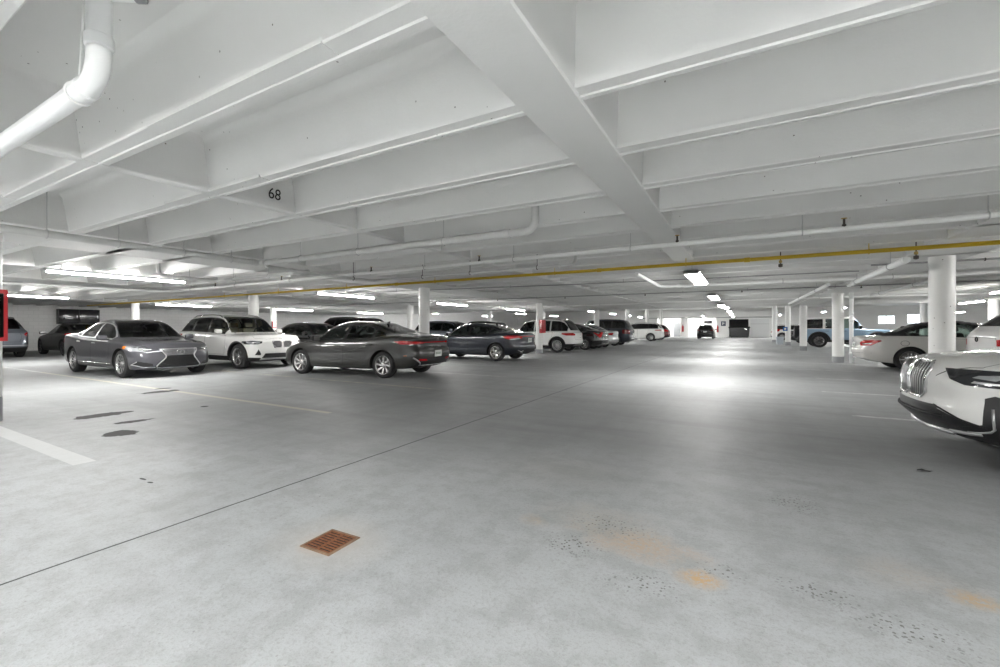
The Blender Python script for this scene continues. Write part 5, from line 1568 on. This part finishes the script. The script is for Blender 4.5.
for i, o in enumerate(sorted([o for o in bpy.data.objects if o.get('group') == 'tube lights inside the far bay'], key=lambda o: o.location.x)):
    o['label'] = ['tube light inside the bright white bay left of the extinguisher pier', 'tube light inside the recess above the distant black hatchback'][i]

# ================================================================== PIPES
def pipe(name, label, pts, r, m, fillet=.1, hang=None, coup=None, cat='pipe', seg=14, hm=None):
    b = MB(); b.smooth = True; b.tube(pts, r, seg, fillet)
    o = b.build(name, m, None, auto=50); tag(o, label, cat)
    P = [Vector(p) for p in pts]
    if hang:
        for (i, t) in hang:
            p = P[i].lerp(P[i+1], t); d = (P[i+1]-P[i]).normalized()
            h = MB(); h.smooth = True
            n = Vector((0,0,1)); s_ = d.cross(n)
            h.tube([p+s_*((r+.006)*math.cos(a))+n*((r+.006)*math.sin(a)) for a in np.linspace(0, 2*math.pi, 15)], .007, 6, cap=False)
            top = SLABZ if p.y < YEND else HIGHZ
            k = round((p.y-1.36)/PITCH)
            if abs(p.y-(1.36+PITCH*k)) < .13 or abs(p.x-3.0) < .5 or -9.3 < p.x < -7.65: top = RIBZ+.003
            h.tube([p+n*(r+.004), Vector((p.x, p.y, top))], .006, 6)
            h.build('pipe_hanger', hm or M['steel'], o)
    if coup:
        for (i, t) in coup:
            p = P[i].lerp(P[i+1], t); d = (P[i+1]-P[i]).normalized()
            h = MB(); h.smooth = True; h.tube([p-d*.045, p-d*.04, p+d*.04, p+d*.045], [r+.002, r+.009, r+.009, r+.002], seg); h.build('coupling', m, o, auto=40)
    return o
ZP = RIBZ-.15
# big elbowed drain pipe, upper left
o = pipe('drain_pipe', 'thick white elbowed drain pipe coming down in the upper left corner', [(-2.57, .83, SLABZ), (-2.57, .83, 2.36), (-5.6, .81, 2.33)], .046, M['pvc'], .13, seg=24)
for (p, q) in (((-2.57, .83, 2.56), (-2.57, .83, 2.50)), ((-2.70, .83, 2.358), (-2.77, .83, 2.357))):
    b = MB(); b.smooth = True; p, q = Vector(p), Vector(q); b.tube([p, p.lerp(q, .1), p.lerp(q, .9), q], [.047, .053, .053, .047], 24); b.build('coupling', M['pvc'], o, auto=40)
b = MB(); b.smooth = True; b.tube([(-2.80, .83+.052*math.cos(a), 2.357+.052*math.sin(a)) for a in np.linspace(0, 2*math.pi, 19)], .006, 6, cap=False); b.tube([(-2.80, .83, 2.41), (-2.72, .83, SLABZ)], .005, 6); b.build('pipe_hanger', M['pipe_white'], o)
o2 = pipe('pipe_stub', 'short capped white pipe stub at the top edge beside the thick drain pipe', [(-2.55, .85, 2.75), (-2.44, .92, 2.75)], .022, M['pvc'], .05)
b = MB(); b.smooth = True; b.tube([(-2.44, .92, 2.75), (-2.41, .938, 2.75)], .027, 14); b.build('stub_cap', M['greybase'], o2)
o2.parent = o; del o2['category']; o2['label'] = 'short capped white pipe stub'
# pipe P2: along the beam then across
pipe('drain_pipe', 'grey-white pipe running from the left edge, turning right and ending in an upward elbow', [(-7.28, -4, 2.36), (-7.2, 4.48, 2.34), (-2.05, 4.48, 2.335), (-2.05, 4.48, SLABZ)], .045, M['pipe_grey'], .14, hang=[(0,.62), (0,.69), (0,.77), (0,.86), (0,.94), (1,.2), (1,.45), (1,.75)], coup=[(0,.985), (1,.02), (1,.93)])
pipe('drain_pipe', 'thin grey pipe behind the larger one, ending in a small upward elbow', [(-7.19, 4.54, 2.30), (-7.15, 5.6, 2.27), (-7.1, 6.95, 2.27), (-2.4, 6.85, 2.28), (-2.4, 6.85, SLABZ)], .028, M['pipe_grey'], .12, hang=[(1,.6), (2,.3), (2,.55), (2,.85)], coup=[(2,.93)], hm=M['darkiron'])
pipe('drain_pipe', 'small pipe dropping from the slab above the silver-grey luxury sedan', [(-10.3, 4.25, SLABZ), (-10.3, 4.25, 2.30), (-10.25, 5.35, 2.29), (-7.22, 5.42, 2.31)], .032, M['pipe_grey'], .12, hang=[(1,.5), (2,.2), (2,.6)])
# sprinkler mains
MAIN = pipe('sprinkler_pipe', 'white sprinkler pipe crossing the whole ceiling in front of the yellow pipe', [(14, 5.95, 2.34), (.2, 6.13, 2.34), (-15.4, 6.55, 2.34), (-15.9, 3.0, 2.34), (-16.2, -8, 2.34)], .030, M['pipe_white'], .5, hang=[(0,.70), (0,.86), (0,.97), (1,.10), (1,.22), (1,.34), (1,.46), (1,.6), (1,.75), (1,.9)], hm=M['steel'])
GAS = pipe('gas_pipe', 'yellow pipe crossing the ceiling from the right edge to the far left', [(22, 7.9, 2.37), (2.9, 8.25, 2.365), (-28.5, 8.75, 2.36)], .031, M['yellow'], .3, hang=[(0,.9), (1,.04), (1,.12), (1,.2), (1,.3), (1,.4), (1,.5), (1,.6)], coup=[(0,.95), (1,.09), (1,.17), (1,.34)], hm=M['yellow'])
pipe('sprinkler_pipe', 'white pipe crossing beyond the yellow pipe with a short bent branch at its left end', [(-1.95, 9.4, 2.38), (-1.98, 12.75, 2.39), (1.85, 12.95, 2.40), (9.5, 13.1, 2.40)], .040, M['pipe_white'], .35, hang=[(1,.3), (1,.75), (2,.15), (2,.6)], coup=[(1,.12), (2,.0)])
pipe('drain_pipe', 'thick white pipe running away left of the thick near column', [(2.25, 9.0, 2.30), (2.32, 13.6, 2.30)], .050, M['pvc'], 0, hang=[(0,.2), (0,.8)], coup=[(0,.03), (0,.9)])
pipe('drain_pipe', 'white pipe running away above the off-roader and the second right-hand column', [(1.85, 13.2, 2.30), (1.80, 22.5, 2.30)], .045, M['pvc'], 0, hang=[(0,.2), (0,.6)], coup=[(0,.3)])
pipe('drain_pipe', 'white pipe running away just left of the thick near column, further back', [(3.75, 13.4, 2.30), (3.62, 17.9, 2.30)], .045, M['pvc'], 0, hang=[(0,.2), (0,.8)], coup=[(0,.1)])
pipe('conduit', 'thin dark conduit with sprinkler drops crossing the left ceiling beyond the yellow pipe', [(-14, 10.3, 2.457), (-4, 11.6, 2.457), (2.2, 11.9, 2.457)], .014, M['conduit'], .3, hang=[(0,.2), (0,.4), (0,.6), (0,.8), (1,.2), (1,.6)], cat='conduit', hm=M['conduit'])
THIN = pipe('conduit', 'thin grey conduit crossing the whole ceiling well beyond the first aisle light', [(-20, 15.8, 2.457), (12, 16.0, 2.457)], .016, M['conduit'], .3, hang=[(0,.2), (0,.3), (0,.4), (0,.5), (0,.57), (0,.63), (0,.7)], cat='conduit', hm=M['conduit'])
pipe('conduit', 'slim grey pipe right behind the top of the thick near column', [(2.2, 10.9, 2.455), (18, 11.3, 2.455)], .018, M['conduit'], .3, hang=[(0,.1), (0,.25)], cat='conduit', hm=M['darkiron'])
pipe('sprinkler_pipe', 'white cross pipe with a stepped bend far along the aisle ceiling', [(-10, 20.9, 2.38), (-4.4, 20.9, 2.38), (-3.9, 20.2, 2.38), (9, 20.2, 2.38)], .030, M['pipe_white'], .2, hang=[(0,.3), (0,.7), (2,.2), (2,.5)])
pipe('conduit', 'slim pipe crossing over the left bays in front of the far tube lights', [(-26, 12.6, 2.36), (-9.4, 13.0, 2.36)], .024, M['pipe_grey'], .3, hang=[(0,.2), (0,.5), (0,.8)], cat='conduit')
# sprinkler heads on the white main
def sprinkler(x, y, z, label, up=.09, m=M['darkiron']):
    b = MB(); b.smooth = True; b.tube([(0,0,0), (0,0,up)], .012, 8); o = b.build('sprinkler_head', m, label, (x, y, z))
    b = MB(); b.smooth = True; b.lathe([(.004, up), (.03, up+.003), (.03, up+.008), (.004, up+.01)], 12); b.build('deflector', M['brass'], o)
    b = MB(); b.smooth = True; b.lathe([(.020, -.004), (.022, .0), (.020, .03), (.012, .034)], 10); b.build('nut', m, o)
for x in (4.0, 1.0, -.75, -3.9, -6.5, -9.5, -12.5):
    sprinkler(x, 6.13-(x-.2)*.013 if x > .2 else 6.13-(x-.2)*.0269, 2.36, MAIN)
for x in (-12, -9, -6, -3, 0, 3, 6, 9):
    sprinkler(x, 15.8+(x+20)*.00625, 2.39, THIN, .06)
# dark valve fittings below the yellow pipe at the right
for (x, y, lab) in ((2.2, 8.75, 'dark iron valve hanging under the yellow pipe, left of the thick near column'), (3.7, 8.75, 'dark iron valve hanging under the yellow pipe, right of the thick near column'), (.55, 8.75, 'dark iron fitting under the yellow pipe above the aisle, right of the first light')):
    b = MB(); b.smooth = True; b.tube([(0,0,.0), (0,0,RIBZ+.10-2.25 if False else RIBZ-2.25+.44)], .008, 8); o = b.build('valve', M['darkiron'], GAS, (x, y-.35, 2.25))
    b = MB(); b.smooth = True; b.lathe([(.012, -.03), (.03, -.02), (.032, .02), (.012, .03)], 12); b.build('valve_body', M['darkiron'], o, auto=40)
    b = MB(); b.smooth = True; b.lathe([(.018, .04), (.024, .05), (.024, .075), (.018, .085)], 12); b.build('valve_collar', M['brass'], o, auto=40)

# ================================================================== THINGS ON COLUMNS, WALLS, FLOOR
def cabinet(name, loc, rz, label, w=.26, h=.62, dp=.18, letters=None):
    o = empty(name, loc, rz, label, 'fire cabinet')
    b = MB(); b.box(0, dp, -w/2, w/2, 0, .02); b.box(0, dp, -w/2, w/2, h-.02, h); b.box(0, dp, -w/2, -w/2+.02, 0, h); b.box(0, dp, w/2-.02, w/2, 0, h); b.box(0, .015, -w/2, w/2, 0, h)
    b.build('cabinet_box', M['red_box'], o)
    b = MB(); P = [(-w/2, 0), (w/2, 0), (w/2, h), (-w/2, h)]; Q = [(-w/2+.035, .05), (w/2-.035, .05), (w/2-.035, h-.05), (-w/2+.035, h-.05)]
    vs = [(dp, *p) for p in P]+[(dp, *p) for p in Q]+[(dp+.02, *p) for p in P]+[(dp+.02, *p) for p in Q]
    fs = []
    for i in range(4):
        k = (i+1) % 4; fs += [(i, k, 4+k, 4+i), (8+i, 8+k, 12+k, 12+i), (i, k, 8+k, 8+i), (4+i, 4+k, 12+k, 12+i)]
    b.add(vs, fs); d = b.build('cabinet_door', M['red_box'], o)
    b = MB(); b.box(dp+.004, dp+.008, -w/2+.035, w/2-.035, .05, h-.05); b.build('door_glass', M['glass_dark'], d)
    b = MB(); b.smooth = True; b.tube([(dp*.5, 0, .05), (dp*.5, 0, h*.62)], .055, 14); b.build('extinguisher_body', M['red_box'], o)
    return o
cabinet('extinguisher_cabinet', (-8.43, 1.61, 1.06), .0, 'red extinguisher cabinet at the left edge of the photo on a slim white column', w=.30, h=.66, dp=.15)
o = empty('extinguisher_cabinet', (-8.52, 19.30, 1.0), math.radians(-25), 'red extinguisher cabinet with white lettering on the column beside the white crossover', 'fire cabinet')
rbox('cabinet_box', M['red_box'], o, .10, 0, .32, .20, .26, .64, .02)
b = MB(); b.box(.202, .206, -.035, .035, .12, .5); 
F = Matrix.Translation((.203, 0, .33)) @ Matrix(((0,0,1,0),(0,1,0,0),(-1,0,0,0),(0,0,0,1)))
Fx = Matrix.Translation((.0, -.132, .33)) @ Matrix.Rotation(math.pi/2, 4, 'X') @ Matrix.Rotation(-math.pi/2, 4, 'Z')
text_mesh('cabinet_lettering', 'FIRE', .15, M['red_label'], o, Matrix.Translation((.10, 0, 0)) @ Fx, .002)
o = empty('extinguisher_cabinet', (-25.04, 16.3, 1.25), 0, 'small red box on a distant column, right of the white front-facing crossover', 'fire cabinet')
rbox('cabinet_box', M['red_box'], o, .06, 0, .2, .12, .24, .42, .02)
b = MB(); b.box(.122, .127, -.09, .09, .06, .34); b.build('box_front', M['red_label'], o)
# 68 on the bridging rib
Ft = Matrix.Translation((-4.2475, 2.78, 2.615)) @ Matrix.Rotation(.075, 4, 'Y') @ Matrix(((0,0,1,0),(1,0,0,0),(0,1,0,0),(0,0,0,1)))
o = text_mesh('stencil_number', '68', .158, M['stencil'], None, Ft, .001, .9, 0.0); tag(o, 'black stencilled number 68 on the side of a white ceiling rib', 'painted number')
o.location = (0,0,0)
# drain
dr = empty('floor_drain', (-2.05, 1.68, 0), math.radians(2), 'rusty square cast iron floor drain in the foreground', 'drain')
def drain():
    a, h = .112, .006; b = MB()
    O = [(-a,-a), (a,-a), (a,a), (-a,a)]; I = [(-a+.012,-a+.012), (a-.012,-a+.012), (a-.012,a-.012), (-a+.012,a-.012)]
    vs = [(x, y, h) for x, y in O]+[(x, y, h) for x, y in I]+[(x*1.03, y*1.03, 0) for x, y in O]+[(x, y, .0015) for x, y in I]
    fs = []
    for i in range(4):
        k = (i+1) % 4; fs += [(i, k, 4+k, 4+i), (i, k, 8+k, 8+i), (4+i, 4+k, 12+k, 12+i)]
    b.add(vs, fs); b.build('drain_frame', M['rustrim'], dr)
    b = MB(); b.box(-a+.012, a-.012, -a+.012, a-.012, .0008, .002); b.build('drain_pit', M['drainpit'], dr)
    b = MB(); e = a-.012
    n = 9
    for i in range(n):
        y = -e+.008+(2*e-.016)*i/(n-1); b.box(-e, e, y-.0055, y+.0055, .0021, .0055)
    b.box(-.008, .008, -e, e, .0021, .0058); b.box(-e, -e+.01, -e, e, .0021, .0056); b.box(e-.01, e, -e, e, .0021, .0056)
    b.build('drain_grate', M['rust'], dr)
drain()
# wall cabinets on the left wall
def wall_cab(y0, y1, z0, z1, label, mark=False):
    o = empty('wall_cabinet', (XL+.001, (y0+y1)/2, z0), 0, label, 'cabinet', 'black cabinets on the block wall')
    w = y1-y0; b = MB(); b.box(0, .32, -w/2, w/2, 0, z1-z0); b.build('cabinet_box', M['black'], o)
    d = rbox('cabinet_door', M['cabinet_black'], o, .335, 0, (z1-z0)/2, .03, w-.03, z1-z0-.04, .01)
    if mark: b = MB(); b.box(.351, .356, -.17, .17, (z1-z0)*.34, (z1-z0)*.34+.08); b.build('cabinet_label', M['plate'], d)
    b = MB(); b.box(.352, .375, w/2-.12, w/2-.09, (z1-z0)*.4, (z1-z0)*.6); b.build('cabinet_handle', M['satin'], d)
wall_cab(9.10, 9.98, 1.48, 2.33, 'black wall cabinet with a small white label, behind the matt black sedan', True)
wall_cab(10.0, 10.9, 1.48, 2.33, 'plain black wall cabinet, right one of the pair behind the matt black sedan')
# far end signs and equipment
def far_box(name, px0, px1, py0, py1, Y, dp, m, label, cat):
    x0, d0 = x_at(px0, Y); x1, d1 = x_at(px1, Y); dm = (d0+d1)/2
    z1 = CAM_H+(328.5-py0)/FPX*dm; z0 = max(CAM_H+(328.5-py1)/FPX*dm, 0)
    o = empty(name, ((x0+x1)/2, Y, z0), 0, label, cat); return o, x1-x0, z1-z0
o, w, h = far_box('wall_sign', 721, 725.8, 321.3, 326, YFAR-.002, .03, None, 'small dark square sign with a pale symbol on the far white pier', 'sign')
b = MB(); b.box(-w/2, w/2, -.03, 0, 0, h); b.build('sign_board', M['navy'], o)
b = MB(); t = .07
b.prism([(-w*.2, h*.2), (-w*.2+t, h*.2), (-w*.2+t, h*.42), (w*.2, h*.42), (w*.2, h*.75), (w*.2-t, h*.75), (w*.2-t, h*.5), (-w*.02, h*.5), (-w*.02, h*.8), (-w*.2, h*.8)], -.036, -.031, 'y'); b.build('sign_symbol', M['plate'], o)
o, w, h = far_box('wall_sign', 704, 712, 320.6, 323.5, YFAR+3.28, .03, None, 'dark rectangular panel on the wall above the distant black hatchback', 'sign')
b = MB(); b.box(-w/2, w/2, -.05, 0, 0, h); b.build('sign_board', M['black'], o)
b = MB(); b.box(-w/2-.03, w/2+.03, -.04, .0, h, h+.04); b.build('sign_edge', M['satin'], o)
# big dark waste container in the dock
ox, dd_ = x_at(739.2, YFAR-1.2); w = (749-730)/FPX*dd_*.96
o = empty('waste_container', (ox, YFAR-1.0, 0), 0, 'large dark grey wheeled waste container standing in the black doorway at the far end', 'container')
H_ = 1.40
b = MB(); b.prism([(-w/2+.10, .14), (w/2-.10, .14), (w/2, H_), (-w/2, H_)], -.55, .55, 'y'); b.build('container_body', M['cabinet_black'], o)
b = MB(); b.box(-w/2-.03, w/2+.03, -.60, -.55, H_-.10, H_+.02); b.box(-w/2-.03, w/2+.03, .55, .60, H_-.10, H_+.02); b.box(-w/2-.04, -w/2+.01, -.60, .60, H_-.10, H_+.02); b.box(w/2-.01, w/2+.04, -.60, .60, H_-.10, H_+.02); b.build('container_rim', M['black'], o)
rbox('container_lid', M['blackmatte'], o, 0, 0, H_+.05, w+.04, 1.18, .06, .02)
rbox('lock_plate', M['chrome'], o, w*.30, -.60, H_*.80, .18, .03, .12, .01)
for sx in (-1, 1):
    for sy in (-1, 1):
        b = MB(); b.smooth = True; b.tube([(sx*(w/2-.3)-.03, sy*.40, .075), (sx*(w/2-.3)+.03, sy*.40, .075)], .075, 14); b.build('caster', M['rubber'], o)
# red extinguisher + red standpipe at the far end
x_, d_ = x_at(682.7, YFAR-.3)
o = empty('fire_extinguisher', (x_, YFAR-.12, .75), 0, 'tiny red extinguisher on the white pier beside the bright bay at the far end', 'extinguisher')
b = MB(); b.smooth = True; b.lathe([(.11, 0), (.12, .03), (.12, .75), (.05, .86), (.03, .95)], 14); b.build('extinguisher_body', M['red_box'], o)
b = MB(); b.box(-.05, .05, -.03, .03, .95, 1.02); b.box(-.03, .03, .0, .12, .5, .56); b.build('extinguisher_handle', M['black'], o)
x_, d_ = x_at(717.6, YFAR-.3)
o = empty('fire_extinguisher', (x_, YFAR-.12, .7), 0, 'tiny red extinguisher on the pier right of the distant black hatchback', 'extinguisher')
b = MB(); b.smooth = True; b.lathe([(.11, 0), (.12, .03), (.12, .75), (.05, .86), (.03, .95)], 14); b.build('extinguisher_body', M['red_box'], o)
b = MB(); b.box(-.05, .05, -.03, .03, .95, 1.02); b.box(-.03, .03, .0, .12, .5, .56); b.build('extinguisher_handle', M['black'], o)
# pale bin between the far right columns
o = empty('storage_bin', (2.55, 39.6, 0), .1, 'pale blue-grey plastic bin on the floor between the far right-hand columns', 'bin')
b = MB(); b.prism([(-.19, 0), (.19, 0), (.23, .52), (-.23, .52)], -.2, .2, 'y'); b.build('bin_body', M['boxgrey'], o)
rbox('bin_lid', M['boxgrey'], o, 0, 0, .55, .50, .46, .06, .02)
o = empty('column_sign', (2.72, 37.13, 1.05), math.radians(-10), 'small blue sign on a far right-hand column', 'sign')
b = MB(); b.box(-.14, .14, -.025, 0, 0, .28); b.build('sign_board', M['bluebadge'], o)
b = MB(); b.box(-.06, .06, -.03, -.026, .08, .20); b.build('sign_symbol', M['plate'], o)
# a leaf-like scrap on the floor in front of the near white car
fx, fy = fxy(924, 471)
b = MB(); b.add([(-.05,-.012,.002), (-.02,-.03,.010), (.03,-.018,.003), (.06,.004,.008), (.02,.022,.003), (-.01,.012,.016), (-.04,.02,.004)], [(0,1,5,6), (1,2,4,5), (2,3,4)])
o = b.build('leaf', M['rubber'], None, (fx, fy, 0.0)); tag(o, 'small dark crumpled leaf on the floor in front of the near white crossover', 'debris')
